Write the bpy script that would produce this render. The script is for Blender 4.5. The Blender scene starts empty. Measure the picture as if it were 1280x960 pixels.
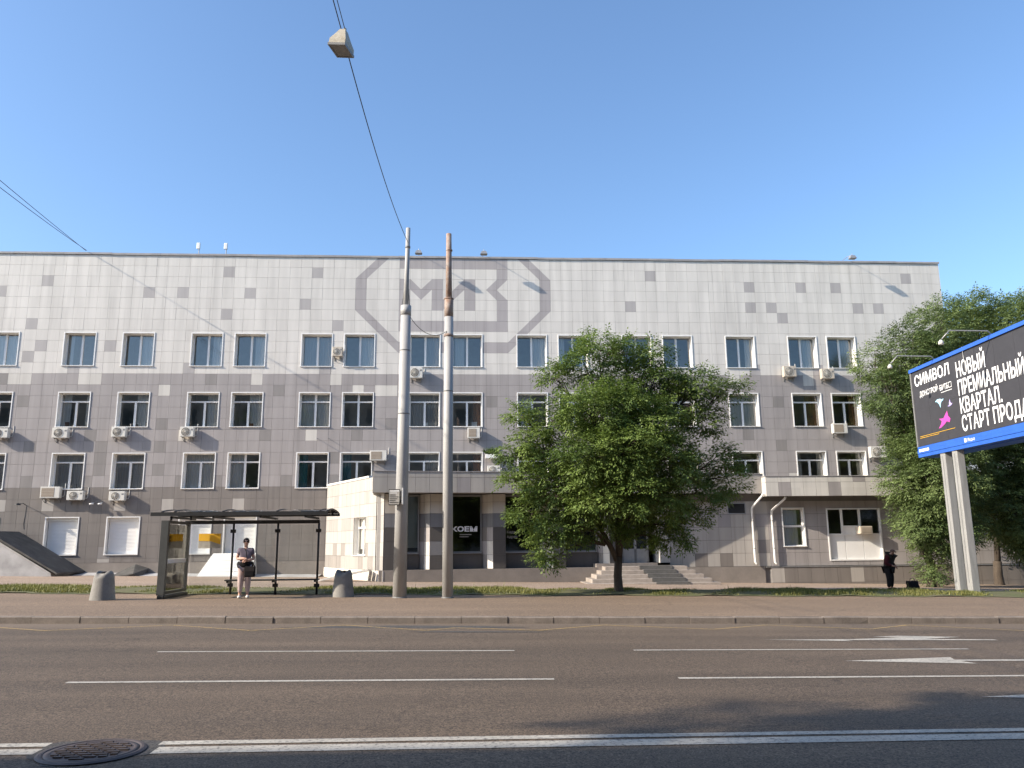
import bpy, bmesh, math, random
import numpy as np
from mathutils import Vector, Matrix

random.seed(7)
RNG = np.random.RandomState(7)
rad = math.radians

# ------------------------------------------------------------------ camera, sky, sun, exposure
scene = bpy.context.scene
SUN_DIR = Vector((3.4, 1.0, -1.97)).normalized()          # direction the light travels
cam_d = bpy.data.cameras.new('camera')
cam = bpy.data.objects.new('camera', cam_d)
scene.collection.objects.link(cam)
scene.camera = cam
YAW, PITCH, ROLL = rad(3.3267), rad(11.2012), rad(-0.5216)
fw = Vector((math.sin(YAW) * math.cos(PITCH), math.cos(YAW) * math.cos(PITCH), math.sin(PITCH)))
rt = Vector((math.cos(YAW), -math.sin(YAW), 0.0))
up = rt.cross(fw)
r2 = math.cos(ROLL) * rt + math.sin(ROLL) * up
u2 = -math.sin(ROLL) * rt + math.cos(ROLL) * up
cam.matrix_world = Matrix(((r2.x, u2.x, -fw.x, 0), (r2.y, u2.y, -fw.y, 0), (r2.z, u2.z, -fw.z, 0), (0, 0, 0, 1)))
cam_d.sensor_fit = 'HORIZONTAL'
cam_d.sensor_width = 36.0
cam_d.lens = 36.0 * 1000.0 / 1280.0
cam_d.clip_start = 0.05
cam_d.clip_end = 3000.0

world = bpy.data.worlds.new('World')
scene.world = world
world.use_nodes = True
wn = world.node_tree.nodes
wl = world.node_tree.links
bg = wn['Background']
sky = wn.new('ShaderNodeTexSky')
sky.sky_type = 'NISHITA'
sky.sun_disc = False
sky.sun_elevation = math.asin(-SUN_DIR.z)
sky.sun_rotation = math.atan2(-SUN_DIR.x, -SUN_DIR.y)
sky.altitude = 100.0
sky.air_density = 1.0
sky.dust_density = 1.6
sky.ozone_density = 3.6
tint = wn.new('ShaderNodeMix'); tint.data_type = 'RGBA'; tint.blend_type = 'MULTIPLY'
tint.inputs[0].default_value = 1.0
tint.inputs[7].default_value = (0.95, 1.02, 1.05, 1.0)
wl.new(sky.outputs['Color'], tint.inputs[6])
wl.new(tint.outputs[2], bg.inputs['Color'])
bg.inputs['Strength'].default_value = 0.15

sun_d = bpy.data.lights.new('sun', 'SUN')
sun_d.energy = 4.5
sun_d.angle = rad(0.5)
sun_d.color = (1.0, 0.89, 0.74)
sun = bpy.data.objects.new('sun', sun_d)
scene.collection.objects.link(sun)
sun.rotation_euler = SUN_DIR.to_track_quat('-Z', 'Y').to_euler()
sun.location = (-60, -30, 60)

scene.view_settings.view_transform = 'Standard'
scene.view_settings.look = 'None'
scene.view_settings.gamma = 1.0
scene.view_settings.exposure = 0.86
scene.view_settings.use_curve_mapping = False

# ------------------------------------------------------------------ helpers
COL = scene.collection


def tag(o, label=None, cat=None, group=None, kind=None):
    if label: o['label'] = label
    if cat: o['category'] = cat
    if group: o['group'] = group
    if kind: o['kind'] = kind
    return o


def empty(name, loc, label=None, cat=None, group=None):
    o = bpy.data.objects.new(name, None)
    COL.objects.link(o)
    o.location = loc
    o.empty_display_size = 0.2
    return tag(o, label, cat, group)


def adopt(o, parent):
    if parent is not None:
        o.parent = parent
        m = Matrix.Translation(parent_world(parent))
        o.matrix_parent_inverse = m.inverted()
    return o


def parent_world(p):
    v = Vector(p.location)
    # all parents are only translated; children of translated parts sit at the origin in their own data
    q = p.parent
    if q is not None:
        v = v.copy()
    return v


class MB:
    """collects shapes into one mesh; coordinates are world coordinates"""
    def __init__(s):
        s.v = []; s.f = []; s.m = []; s.smooth = []

    def add(s, vs, fs, mi=0, smooth=False):
        b = len(s.v)
        s.v.extend([tuple(v) for v in vs])
        for f in fs:
            s.f.append(tuple(b + i for i in f)); s.m.append(mi); s.smooth.append(smooth)
        return s

    def box(s, x0, x1, y0, y1, z0, z1, mi=0):
        vs = [(x0, y0, z0), (x1, y0, z0), (x1, y1, z0), (x0, y1, z0), (x0, y0, z1), (x1, y0, z1), (x1, y1, z1), (x0, y1, z1)]
        return s.add(vs, [(0, 1, 5, 4), (1, 2, 6, 5), (2, 3, 7, 6), (3, 0, 4, 7), (4, 5, 6, 7), (3, 2, 1, 0)], mi)

    def bbox(s, x0, x1, y0, y1, z0, z1, b=0.01, mi=0):
        """box with chamfered edges"""
        bm = bmesh.new()
        bmesh.ops.create_cube(bm, size=1)
        for v in bm.verts:
            v.co = Vector(((x0 + x1) / 2 + v.co.x * (x1 - x0), (y0 + y1) / 2 + v.co.y * (y1 - y0), (z0 + z1) / 2 + v.co.z * (z1 - z0)))
        bmesh.ops.bevel(bm, geom=list(bm.edges), offset=b, segments=2, affect='EDGES', profile=0.5)
        return s.bm(bm, mi)

    def bm(s, bm, mi=0, smooth=False):
        bm.verts.index_update()
        s.add([v.co[:] for v in bm.verts], [[v.index for v in f.verts] for f in bm.faces], mi, smooth)
        bm.free()
        return s

    def prism(s, pts, y0, y1, mi=0):
        """polygon pts (x,z), counter-clockwise seen from -y, extruded in y"""
        n = len(pts)
        vs = [(x, y0, z) for x, z in pts] + [(x, y1, z) for x, z in pts]
        fs = [tuple(range(n)), tuple(range(2 * n - 1, n - 1, -1))]
        for i in range(n):
            j = (i + 1) % n
            fs.append((i, n + i, n + j, j))
        return s.add(vs, fs, mi)

    def vprism(s, pts, z0, z1, mi=0):
        """plan polygon (x,y) counter-clockwise from above, extruded in z"""
        n = len(pts)
        vs = [(x, y, z0) for x, y in pts] + [(x, y, z1) for x, y in pts]
        fs = [tuple(range(n - 1, -1, -1)), tuple(range(n, 2 * n))]
        for i in range(n):
            j = (i + 1) % n
            fs.append((i, j, n + j, n + i))
        return s.add(vs, fs, mi)

    def tube(s, pts, rs, n=10, mi=0, caps=True, smooth=True):
        pts = [Vector(p) for p in pts]
        if not hasattr(rs, '__len__'): rs = [rs] * len(pts)
        rings = []
        prev = None
        for i, p in enumerate(pts):
            a = pts[max(i - 1, 0)]; b = pts[min(i + 1, len(pts) - 1)]
            d = (b - a).normalized()
            if prev is None:
                ref = Vector((0, 0, 1)) if abs(d.z) < 0.9 else Vector((1, 0, 0))
                e1 = d.cross(ref).normalized()
            else:
                e1 = (prev - d * prev.dot(d)).normalized()
            prev = e1
            e2 = d.cross(e1)
            rings.append([p + (e1 * math.cos(t) + e2 * math.sin(t)) * rs[i] for t in [2 * math.pi * k / n for k in range(n)]])
        b0 = len(s.v)
        for r in rings: s.v.extend([tuple(q) for q in r])
        for i in range(len(rings) - 1):
            for k in range(n):
                k2 = (k + 1) % n
                s.f.append((b0 + i * n + k, b0 + i * n + k2, b0 + (i + 1) * n + k2, b0 + (i + 1) * n + k)); s.m.append(mi); s.smooth.append(smooth)
        if caps:
            s.f.append(tuple(b0 + k for k in range(n - 1, -1, -1))); s.m.append(mi); s.smooth.append(False)
            e = b0 + (len(rings) - 1) * n
            s.f.append(tuple(e + k for k in range(n))); s.m.append(mi); s.smooth.append(False)
        return s

    def lathe(s, prof, cx, cy, n=24, mi=0, jit=0.0):
        b0 = len(s.v)
        for r, z in prof:
            for k in range(n):
                t = 2 * math.pi * k / n
                q = r * (1 + jit * math.sin(3 * t + 1) * 0.5)
                s.v.append((cx + q * math.cos(t), cy + q * math.sin(t), z))
        for i in range(len(prof) - 1):
            for k in range(n):
                k2 = (k + 1) % n
                s.f.append((b0 + i * n + k, b0 + i * n + k2, b0 + (i + 1) * n + k2, b0 + (i + 1) * n + k)); s.m.append(mi); s.smooth.append(True)
        s.f.append(tuple(b0 + k for k in range(n - 1, -1, -1))); s.m.append(mi); s.smooth.append(False)
        e = b0 + (len(prof) - 1) * n
        s.f.append(tuple(e + k for k in range(n))); s.m.append(mi); s.smooth.append(False)
        return s

    def mesh(s, name, mats):
        me = bpy.data.meshes.new(name)
        me.from_pydata(s.v, [], s.f)
        if not isinstance(mats, (list, tuple)): mats = [mats]
        for m in mats: me.materials.append(m)
        me.polygons.foreach_set('material_index', s.m)
        me.polygons.foreach_set('use_smooth', s.smooth)
        me.update()
        return me

    def build(s, name, mats, parent=None):
        """one object; its origin at the base of the shape (or at the parent's origin)"""
        if parent is None:
            arr = np.array(s.v)
            c = Vector(((arr[:, 0].min() + arr[:, 0].max()) / 2, (arr[:, 1].min() + arr[:, 1].max()) / 2, arr[:, 2].min()))
        else:
            c = wloc(parent)
        s.v = [(x - c.x, y - c.y, z - c.z) for x, y, z in s.v]
        o = bpy.data.objects.new(name, s.mesh(name, mats))
        COL.objects.link(o)
        if parent is None: o.location = c
        else: o.parent = parent
        return o


def wloc(o):
    v = Vector(o.location)
    while o.parent is not None:
        o = o.parent
        v = v + Vector(o.location)
    return v


def inst(name, me, loc, parent):
    """object sharing mesh data at world location loc under parent"""
    o = bpy.data.objects.new(name, me)
    COL.objects.link(o)
    o.parent = parent
    o.location = Vector(loc) - wloc(parent)
    return o


# ------------------------------------------------------------------ materials
def new_mat(name):
    m = bpy.data.materials.new(name)
    m.use_nodes = True
    nt = m.node_tree
    return m, nt, nt.nodes['Principled BSDF']


def mat(name, col, rough=0.6, var=0.12, scale=3.0, fine=0.0, fscale=60.0, bump=0.0, metal=0.0, spec=0.5, col2=None, stretch=None):
    m, nt, b = new_mat(name)
    N, L = nt.nodes, nt.links
    geo = N.new('ShaderNodeNewGeometry')
    pos = geo.outputs['Position']
    if stretch:
        mp = N.new('ShaderNodeVectorMath'); mp.operation = 'MULTIPLY'
        mp.inputs[1].default_value = stretch
        L.new(pos, mp.inputs[0]); pos = mp.outputs[0]
    n1 = N.new('ShaderNodeTexNoise'); n1.inputs['Scale'].default_value = scale; n1.inputs['Detail'].default_value = 5; n1.inputs['Roughness'].default_value = 0.6
    L.new(pos, n1.inputs['Vector'])
    ramp = N.new('ShaderNodeValToRGB')
    ramp.color_ramp.elements[0].position = 0.3; ramp.color_ramp.elements[1].position = 0.7
    c2 = col2 if col2 else tuple(c * (1 - var) for c in col)
    c1 = tuple(min(1, c * (1 + var * 0.6)) for c in col) if not col2 else col
    ramp.color_ramp.elements[0].color = (*c2, 1); ramp.color_ramp.elements[1].color = (*c1, 1)
    L.new(n1.outputs['Fac'], ramp.inputs['Fac'])
    out = ramp.outputs['Color']
    if fine > 0:
        n2 = N.new('ShaderNodeTexNoise'); n2.inputs['Scale'].default_value = fscale; n2.inputs['Detail'].default_value = 3
        L.new(geo.outputs['Position'], n2.inputs['Vector'])
        mr = N.new('ShaderNodeMapRange'); mr.inputs[1].default_value = 0.25; mr.inputs[2].default_value = 0.75
        mr.inputs[3].default_value = 1 - fine; mr.inputs[4].default_value = 1 + fine
        L.new(n2.outputs['Fac'], mr.inputs['Value'])
        mx = N.new('ShaderNodeMix'); mx.data_type = 'RGBA'; mx.blend_type = 'MULTIPLY'; mx.inputs[0].default_value = 1
        L.new(out, mx.inputs[6]); L.new(mr.outputs[0], mx.inputs[7]); out = mx.outputs[2]
        if bump:
            bp = N.new('ShaderNodeBump'); bp.inputs['Strength'].default_value = bump; bp.inputs['Distance'].default_value = 0.01
            L.new(n2.outputs['Fac'], bp.inputs['Height']); L.new(bp.outputs[0], b.inputs['Normal'])
    elif bump:
        bp = N.new('ShaderNodeBump'); bp.inputs['Strength'].default_value = bump; bp.inputs['Distance'].default_value = 0.01
        L.new(n1.outputs['Fac'], bp.inputs['Height']); L.new(bp.outputs[0], b.inputs['Normal'])
    L.new(out, b.inputs['Base Color'])
    b.inputs['Roughness'].default_value = rough
    b.inputs['Metallic'].default_value = metal
    b.inputs['Specular IOR Level'].default_value = spec
    return m


def tile_mat(name, col, origin=(-3.816, 0, 16.02), pitch=0.6155):
    """glazed facade tile: slight tone differences from tile to tile, faint streaks"""
    m, nt, b = new_mat(name)
    N, L = nt.nodes, nt.links
    geo = N.new('ShaderNodeNewGeometry')
    sub = N.new('ShaderNodeVectorMath'); sub.operation = 'SUBTRACT'; sub.inputs[1].default_value = origin
    L.new(geo.outputs['Position'], sub.inputs[0])
    dv = N.new('ShaderNodeVectorMath'); dv.operation = 'DIVIDE'; dv.inputs[1].default_value = (pitch, 100.0, 0.6175)
    L.new(sub.outputs[0], dv.inputs[0])
    fl = N.new('ShaderNodeVectorMath'); fl.operation = 'FLOOR'
    L.new(dv.outputs[0], fl.inputs[0])
    wn_ = N.new('ShaderNodeTexWhiteNoise'); wn_.noise_dimensions = '3D'
    L.new(fl.outputs[0], wn_.inputs['Vector'])
    mr = N.new('ShaderNodeMapRange'); mr.inputs[3].default_value = 0.965; mr.inputs[4].default_value = 1.025
    L.new(wn_.outputs['Value'], mr.inputs['Value'])
    st = N.new('ShaderNodeVectorMath'); st.operation = 'MULTIPLY'; st.inputs[1].default_value = (1.4, 1.4, 0.12)
    L.new(geo.outputs['Position'], st.inputs[0])
    no = N.new('ShaderNodeTexNoise'); no.inputs['Scale'].default_value = 1.6; no.inputs['Detail'].default_value = 6
    L.new(st.outputs[0], no.inputs['Vector'])
    mr2 = N.new('ShaderNodeMapRange'); mr2.inputs[1].default_value = 0.3; mr2.inputs[2].default_value = 0.7; mr2.inputs[3].default_value = 0.86; mr2.inputs[4].default_value = 1.05
    L.new(no.outputs['Fac'], mr2.inputs['Value'])
    mu = N.new('ShaderNodeMath'); mu.operation = 'MULTIPLY'
    L.new(mr.outputs[0], mu.inputs[0]); L.new(mr2.outputs[0], mu.inputs[1])
    st2 = N.new('ShaderNodeVectorMath'); st2.operation = 'MULTIPLY'; st2.inputs[1].default_value = (5.0, 5.0, 0.22)
    L.new(geo.outputs['Position'], st2.inputs[0])
    no2 = N.new('ShaderNodeTexNoise'); no2.inputs['Scale'].default_value = 1.0; no2.inputs['Detail'].default_value = 5
    L.new(st2.outputs[0], no2.inputs['Vector'])
    mr3 = N.new('ShaderNodeMapRange'); mr3.inputs[1].default_value = 0.56; mr3.inputs[2].default_value = 0.74; mr3.inputs[3].default_value = 1.0; mr3.inputs[4].default_value = 0.84
    L.new(no2.outputs['Fac'], mr3.inputs['Value'])
    mu2 = N.new('ShaderNodeMath'); mu2.operation = 'MULTIPLY'
    L.new(mu.outputs[0], mu2.inputs[0]); L.new(mr3.outputs[0], mu2.inputs[1])
    sc = N.new('ShaderNodeVectorMath'); sc.operation = 'SCALE'; sc.inputs[0].default_value = col
    L.new(mu2.outputs[0], sc.inputs['Scale'])
    L.new(sc.outputs[0], b.inputs['Base Color'])
    b.inputs['Roughness'].default_value = 0.5
    b.inputs['Specular IOR Level'].default_value = 0.35
    return m


def glass_mat(name, tint=(0.8, 0.86, 0.86), refl=0.22):
    m, nt, b = new_mat(name)
    N, L = nt.nodes, nt.links
    N.remove(b)
    tr = N.new('ShaderNodeBsdfTransparent'); tr.inputs['Color'].default_value = (*tint, 1)
    gl = N.new('ShaderNodeBsdfGlossy'); gl.inputs['Roughness'].default_value = 0.03; gl.inputs['Color'].default_value = (0.95, 0.93, 0.90, 1)
    fr = N.new('ShaderNodeFresnel'); fr.inputs['IOR'].default_value = 1.5
    ad = N.new('ShaderNodeMath'); ad.operation = 'ADD'; ad.inputs[1].default_value = refl; ad.use_clamp = True
    L.new(fr.outputs[0], ad.inputs[0])
    # float glass is never perfectly flat
    no = N.new('ShaderNodeTexNoise'); no.inputs['Scale'].default_value = 1.3
    geo = N.new('ShaderNodeNewGeometry'); L.new(geo.outputs['Position'], no.inputs['Vector'])
    bp = N.new('ShaderNodeBump'); bp.inputs['Strength'].default_value = 0.06; bp.inputs['Distance'].default_value = 0.05
    L.new(no.outputs['Fac'], bp.inputs['Height']); L.new(bp.outputs[0], gl.inputs['Normal'])
    mx = N.new('ShaderNodeMixShader')
    L.new(ad.outputs[0], mx.inputs[0]); L.new(tr.outputs[0], mx.inputs[1]); L.new(gl.outputs[0], mx.inputs[2])
    L.new(mx.outputs[0], N['Material Output'].inputs['Surface'])
    return m


def leaf_mat(name, dark, light, transl=0.24):
    m, nt, b = new_mat(name)
    N, L = nt.nodes, nt.links
    at = N.new('ShaderNodeAttribute'); at.attribute_name = 'tint'
    rp = N.new('ShaderNodeValToRGB')
    rp.color_ramp.elements[0].color = (*dark, 1); rp.color_ramp.elements[1].color = (*light, 1)
    L.new(at.outputs['Fac'], rp.inputs['Fac'])
    L.new(rp.outputs[0], b.inputs['Base Color'])
    b.inputs['Roughness'].default_value = 0.55
    b.inputs['Specular IOR Level'].default_value = 0.3
    t = N.new('ShaderNodeBsdfTranslucent')
    hs = N.new('ShaderNodeHueSaturation'); hs.inputs['Saturation'].default_value = 1.1; hs.inputs['Value'].default_value = 1.3
    L.new(rp.outputs[0], hs.inputs['Color']); L.new(hs.outputs[0], t.inputs['Color'])
    mx = N.new('ShaderNodeMixShader'); mx.inputs[0].default_value = transl
    L.new(b.outputs[0], mx.inputs[1]); L.new(t.outputs[0], mx.inputs[2])
    L.new(mx.outputs[0], N['Material Output'].inputs['Surface'])
    return m


def asphalt_mat(name, base, dark, patch=0.35, tracks=False):
    m, nt, b = new_mat(name)
    N, L = nt.nodes, nt.links
    geo = N.new('ShaderNodeNewGeometry')
    def noise(scale, detail, vec=None, rough=0.6):
        n = N.new('ShaderNodeTexNoise'); n.inputs['Scale'].default_value = scale; n.inputs['Detail'].default_value = detail; n.inputs['Roughness'].default_value = rough
        L.new(vec if vec else geo.outputs['Position'], n.inputs['Vector']); return n
    def rng_(src, a, b_, c, d):
        r = N.new('ShaderNodeMapRange'); r.inputs[1].default_value = a; r.inputs[2].default_value = b_; r.inputs[3].default_value = c; r.inputs[4].default_value = d
        L.new(src, r.inputs['Value']); return r.outputs[0]
    st = N.new('ShaderNodeVectorMath'); st.operation = 'MULTIPLY'; st.inputs[1].default_value = (0.14, 1.0, 1.0)
    L.new(geo.outputs['Position'], st.inputs[0])
    big = noise(0.9, 5, st.outputs[0])
    fac = rng_(big.outputs['Fac'], 0.35, 0.68, 0, 1)
    mx = N.new('ShaderNodeMix'); mx.data_type = 'RGBA'
    mx.inputs[6].default_value = (*dark, 1); mx.inputs[7].default_value = (*base, 1)
    L.new(fac, mx.inputs[0])
    grain = noise(52, 4, rough=0.8)
    g2 = rng_(grain.outputs['Fac'], 0.38, 0.64, 0.22, 1.9)
    mid = noise(17, 4, rough=0.8)
    g3 = rng_(mid.outputs['Fac'], 0.32, 0.68, 0.68, 1.30)
    mm = N.new('ShaderNodeMath'); mm.operation = 'MULTIPLY'; L.new(g2, mm.inputs[0]); L.new(g3, mm.inputs[1])
    m2 = N.new('ShaderNodeMix'); m2.data_type = 'RGBA'; m2.blend_type = 'MULTIPLY'; m2.inputs[0].default_value = 1
    L.new(mx.outputs[2], m2.inputs[6]); L.new(mm.outputs[0], m2.inputs[7])
    out = m2.outputs[2]
    # hair cracks: edges of warped cells, only in places
    wz_ = noise(0.8, 4)
    ad = N.new('ShaderNodeVectorMath'); ad.operation = 'MULTIPLY_ADD'; ad.inputs[1].default_value = (1.6, 1.6, 1.6)
    L.new(wz_.outputs['Color'], ad.inputs[0]); L.new(geo.outputs['Position'], ad.inputs[2])
    vo = N.new('ShaderNodeTexVoronoi'); vo.feature = 'DISTANCE_TO_EDGE'; vo.inputs['Scale'].default_value = 0.33
    L.new(ad.outputs[0], vo.inputs['Vector'])
    ck_ = rng_(vo.outputs['Distance'], 0.0, 0.006, 0.45, 1.0)
    pl_ = noise(0.25, 3)
    pm_ = rng_(pl_.outputs['Fac'], 0.48, 0.56, 0.0, 1.0)
    cm = N.new('ShaderNodeMix'); cm.data_type = 'FLOAT'; cm.inputs[2].default_value = 1.0
    L.new(pm_, cm.inputs[0]); L.new(ck_, cm.inputs[3])
    m3 = N.new('ShaderNodeMix'); m3.data_type = 'RGBA'; m3.blend_type = 'MULTIPLY'; m3.inputs[0].default_value = 1
    L.new(out, m3.inputs[6]); L.new(cm.outputs[0], m3.inputs[7]); out = m3.outputs[2]
    if tracks:
        sp = N.new('ShaderNodeSeparateXYZ'); L.new(geo.outputs['Position'], sp.inputs[0])
        wob = noise(0.35, 2, st.outputs[0])
        yy = N.new('ShaderNodeMath'); yy.operation = 'MULTIPLY_ADD'; yy.inputs[1].default_value = 0.7
        L.new(wob.outputs['Fac'], yy.inputs[0]); L.new(sp.outputs['Y'], yy.inputs[2])
        sn_ = N.new('ShaderNodeMath'); sn_.operation = 'MULTIPLY'; sn_.inputs[1].default_value = 2 * math.pi / 1.45
        L.new(yy.outputs[0], sn_.inputs[0])
        si = N.new('ShaderNodeMath'); si.operation = 'SINE'; L.new(sn_.outputs[0], si.inputs[0])
        tr_ = rng_(si.outputs[0], -1, 1, 0.90, 1.06)
        m4 = N.new('ShaderNodeMix'); m4.data_type = 'RGBA'; m4.blend_type = 'MULTIPLY'; m4.inputs[0].default_value = 1
        L.new(out, m4.inputs[6]); L.new(tr_, m4.inputs[7]); out = m4.outputs[2]
        # dust swept to the kerb
        dn = noise(1.1, 5, st.outputs[0])
        dk = rng_(sp.outputs['Y'], 16.6, 18.2, 0.0, 0.8)
        dm = N.new('ShaderNodeMath'); dm.operation = 'MULTIPLY'; L.new(dk, dm.inputs[0]); L.new(dn.outputs['Fac'], dm.inputs[1])
        m5 = N.new('ShaderNodeMix'); m5.data_type = 'RGBA'; m5.inputs[7].default_value = (0.23, 0.18, 0.135, 1)
        L.new(dm.outputs[0], m5.inputs[0]); L.new(out, m5.inputs[6]); out = m5.outputs[2]
    L.new(out, b.inputs['Base Color'])
    bp = N.new('ShaderNodeBump'); bp.inputs['Strength'].default_value = 0.5; bp.inputs['Distance'].default_value = 0.008
    L.new(grain.outputs['Fac'], bp.inputs['Height']); L.new(bp.outputs[0], b.inputs['Normal'])
    b.inputs['Roughness'].default_value = 0.75
    b.inputs['Specular IOR Level'].default_value = 0.35
    return m


def paint_mat(name, col, wear=0.5, base=(0.115, 0.105, 0.098)):
    m, nt, b = new_mat(name)
    N, L = nt.nodes, nt.links
    geo = N.new('ShaderNodeNewGeometry')
    n = N.new('ShaderNodeTexNoise'); n.inputs['Scale'].default_value = 26; n.inputs['Detail'].default_value = 7; n.inputs['Roughness'].default_value = 0.75
    L.new(geo.outputs['Position'], n.inputs['Vector'])
    r = N.new('ShaderNodeMapRange'); r.inputs[1].default_value = wear - 0.06; r.inputs[2].default_value = wear + 0.08
    L.new(n.outputs['Fac'], r.inputs['Value'])
    n2 = N.new('ShaderNodeTexNoise'); n2.inputs['Scale'].default_value = 2.0; n2.inputs['Detail'].default_value = 4
    L.new(geo.outputs['Position'], n2.inputs['Vector'])
    r2 = N.new('ShaderNodeMapRange'); r2.inputs[1].default_value = 0.3; r2.inputs[2].default_value = 0.7; r2.inputs[3].default_value = 0.8; r2.inputs[4].default_value = 1.05
    L.new(n2.outputs['Fac'], r2.inputs['Value'])
    sc = N.new('ShaderNodeVectorMath'); sc.operation = 'SCALE'; sc.inputs[0].default_value = col
    L.new(r2.outputs[0], sc.inputs['Scale'])
    mx = N.new('ShaderNodeMix'); mx.data_type = 'RGBA'
    mx.inputs[6].default_value = (*base, 1)
    L.new(r.outputs[0], mx.inputs[0]); L.new(sc.outputs[0], mx.inputs[7])
    L.new(mx.outputs[2], b.inputs['Base Color'])
    b.inputs['Roughness'].default_value = 0.7
    return m


M = {}
TC = {'light': (0.625, 0.605, 0.585), 'm': (0.40, 0.382, 0.387), 'mid': (0.335, 0.314, 0.318), 'd': (0.25, 0.236, 0.235),
      'dark': (0.205, 0.187, 0.178), 'p': (0.40, 0.378, 0.36), 'l': (0.585, 0.565, 0.54), 'logo': (0.375, 0.352, 0.362)}
for k, c in TC.items(): M['tile_' + k] = tile_mat('tile_' + k, (c[0] * 1.0, c[1] * .98, c[2] * .94))
M['tile_char'] = tile_mat('tile_charcoal', (0.085, 0.078, 0.074))
M['tile_slate'] = tile_mat('tile_slate', (0.17, 0.168, 0.175))
M['tile_beige'] = tile_mat('tile_beige', (0.46, 0.42, 0.37))
M['tile_cream'] = tile_mat('tile_cream', (0.43, 0.405, 0.375))  # darker facade tile copies, toned down for full sun on the side wall
M['tile_sand'] = tile_mat('tile_sand', (0.285, 0.262, 0.24))
M['tile_cloud'] = tile_mat('tile_cloud', (0.37, 0.345, 0.32))
M['grout'] = mat('grout', (0.16, 0.15, 0.145), 0.9)
M['white_pvc'] = mat('white_pvc', (0.78, 0.77, 0.75), 0.4, 0.04)
M['reveal'] = mat('reveal_plaster', (0.74, 0.72, 0.68), 0.8, 0.08)
M['room'] = mat('dim_room', (0.42, 0.40, 0.375), 0.9)
M['curtain'] = mat('pale_curtain', (0.70, 0.68, 0.64), 0.9, 0.1, stretch=(30, 30, 0.4))
M['curtain_teal'] = mat('teal_curtain', (0.05, 0.20, 0.22), 0.9, 0.2, stretch=(20, 20, 0.4))
M['curtain_brown'] = mat('brown_curtain', (0.25, 0.12, 0.06), 0.9, 0.2, stretch=(20, 20, 0.4))
M['blind_grey'] = mat('grey_blind', (0.42, 0.40, 0.38), 0.9, 0.1, stretch=(25, 25, 0.4))
M['glass'] = glass_mat('window_glass', (0.92,0.93,0.92), refl=0.11)
M['shop_glass'] = glass_mat('shop_glass', (0.5, 0.55, 0.54), refl=0.04)
M['shelter_glass'] = glass_mat('shelter_glass', (0.95, 0.965, 0.96), refl=0.0)
M['poly_roof'] = glass_mat('tinted_roof_sheet', (0.80, 0.775, 0.75), refl=0.0)
M['flash'] = mat('roof_flashing', (0.36, 0.34, 0.335), 0.55, 0.2, 2)
M['concrete'] = mat('concrete', (0.22, 0.208, 0.192), 0.85, 0.2, 2.5, 0.15, 40, 0.3)
M['concrete_pale'] = mat('pale_concrete', (0.42, 0.41, 0.405), 0.85, 0.25, 1.6, 0.12, 30, 0.3)
M['plinth'] = mat('brown_plinth', (0.235, 0.205, 0.18), 0.85, 0.18, 1.2, 0.1, 40, 0.2)
M['stone_white'] = mat('white_stone', (0.62, 0.58, 0.52), 0.8, 0.35, 5, 0.1, 40, 0.2)
M['step'] = mat('step_stone', (0.33, 0.285, 0.25), 0.8, 0.25, 3, 0.1, 40, 0.2)
M['carpet'] = mat('grey_step_carpet', (0.12, 0.115, 0.11), 0.95, 0.2, 8)
M['bitumen'] = mat('bitumen_roof', (0.085, 0.08, 0.073), 0.8, 0.45, 2.0, 0.2, 30, 0.3)
M['white_roof'] = mat('white_sheet', (0.72, 0.70, 0.67), 0.5, 0.08, 2)
M['ac_white'] = mat('ac_casing', (0.62, 0.60, 0.55), 0.45, 0.1, 6)
M['ac_beige'] = mat('ac_casing_aged', (0.50, 0.44, 0.36), 0.55, 0.15, 6)
M['ac_grille'] = mat('ac_grille', (0.30, 0.24, 0.185), 0.6, 0.1, 20)
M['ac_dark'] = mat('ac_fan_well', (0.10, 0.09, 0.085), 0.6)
M['black_metal'] = mat('black_metal', (0.022, 0.022, 0.023), 0.45, 0.2, 6)
M['grey_metal'] = mat('grey_metal', (0.20, 0.20, 0.20), 0.45, 0.15, 6)
M['dark_paint'] = mat('dark_grey_paint', (0.055, 0.057, 0.055), 0.5, 0.2, 4)
M['steel'] = mat('galvanised_steel', (0.36, 0.36, 0.36), 0.45, 0.12, 5, metal=0.5)
M['pole_paint'] = mat('pole_paint', (0.37, 0.362, 0.35), 0.6, 0.18, 2.2, 0.06, 30, stretch=(2, 2, 0.35))
M['rust'] = mat('rusty_steel', (0.26, 0.15, 0.10), 0.8, 0.3, 7, 0.15, 40, col2=(0.36, 0.30, 0.26))
M['wire'] = mat('wire', (0.02, 0.02, 0.022), 0.6)
M['blue'] = mat('billboard_blue', (0.03, 0.12, 0.50), 0.45, 0.1)
M['print_dark'] = mat('charcoal_print', (0.040, 0.040, 0.047), 0.6, 0.12, 2)
M['print_white'] = mat('white_print', (0.82, 0.82, 0.82), 0.6, 0.03)
M['print_pink'] = mat('pink_print', (0.55, 0.07, 0.36), 0.6, 0.05)
M['print_cyan'] = mat('pale_blue_print', (0.38, 0.68, 0.85), 0.6, 0.05)
M['print_lilac'] = mat('lilac_print', (0.45, 0.38, 0.72), 0.6, 0.05)
M['print_yellow'] = mat('yellow_print', (0.75, 0.42, 0.02), 0.6, 0.1)
M['print_grey'] = mat('grey_print', (0.38, 0.36, 0.33), 0.6, 0.2, 10)
M['billboard_post'] = mat('billboard_post_paint', (0.30, 0.298, 0.29), 0.6, 0.2, 3, 0.06, 30, stretch=(3, 3, 0.4))
M['bark'] = mat('bark', (0.075, 0.058, 0.045), 0.95, 0.35, 9, 0.3, 40, 0.6, stretch=(1, 1, 0.25))
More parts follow.
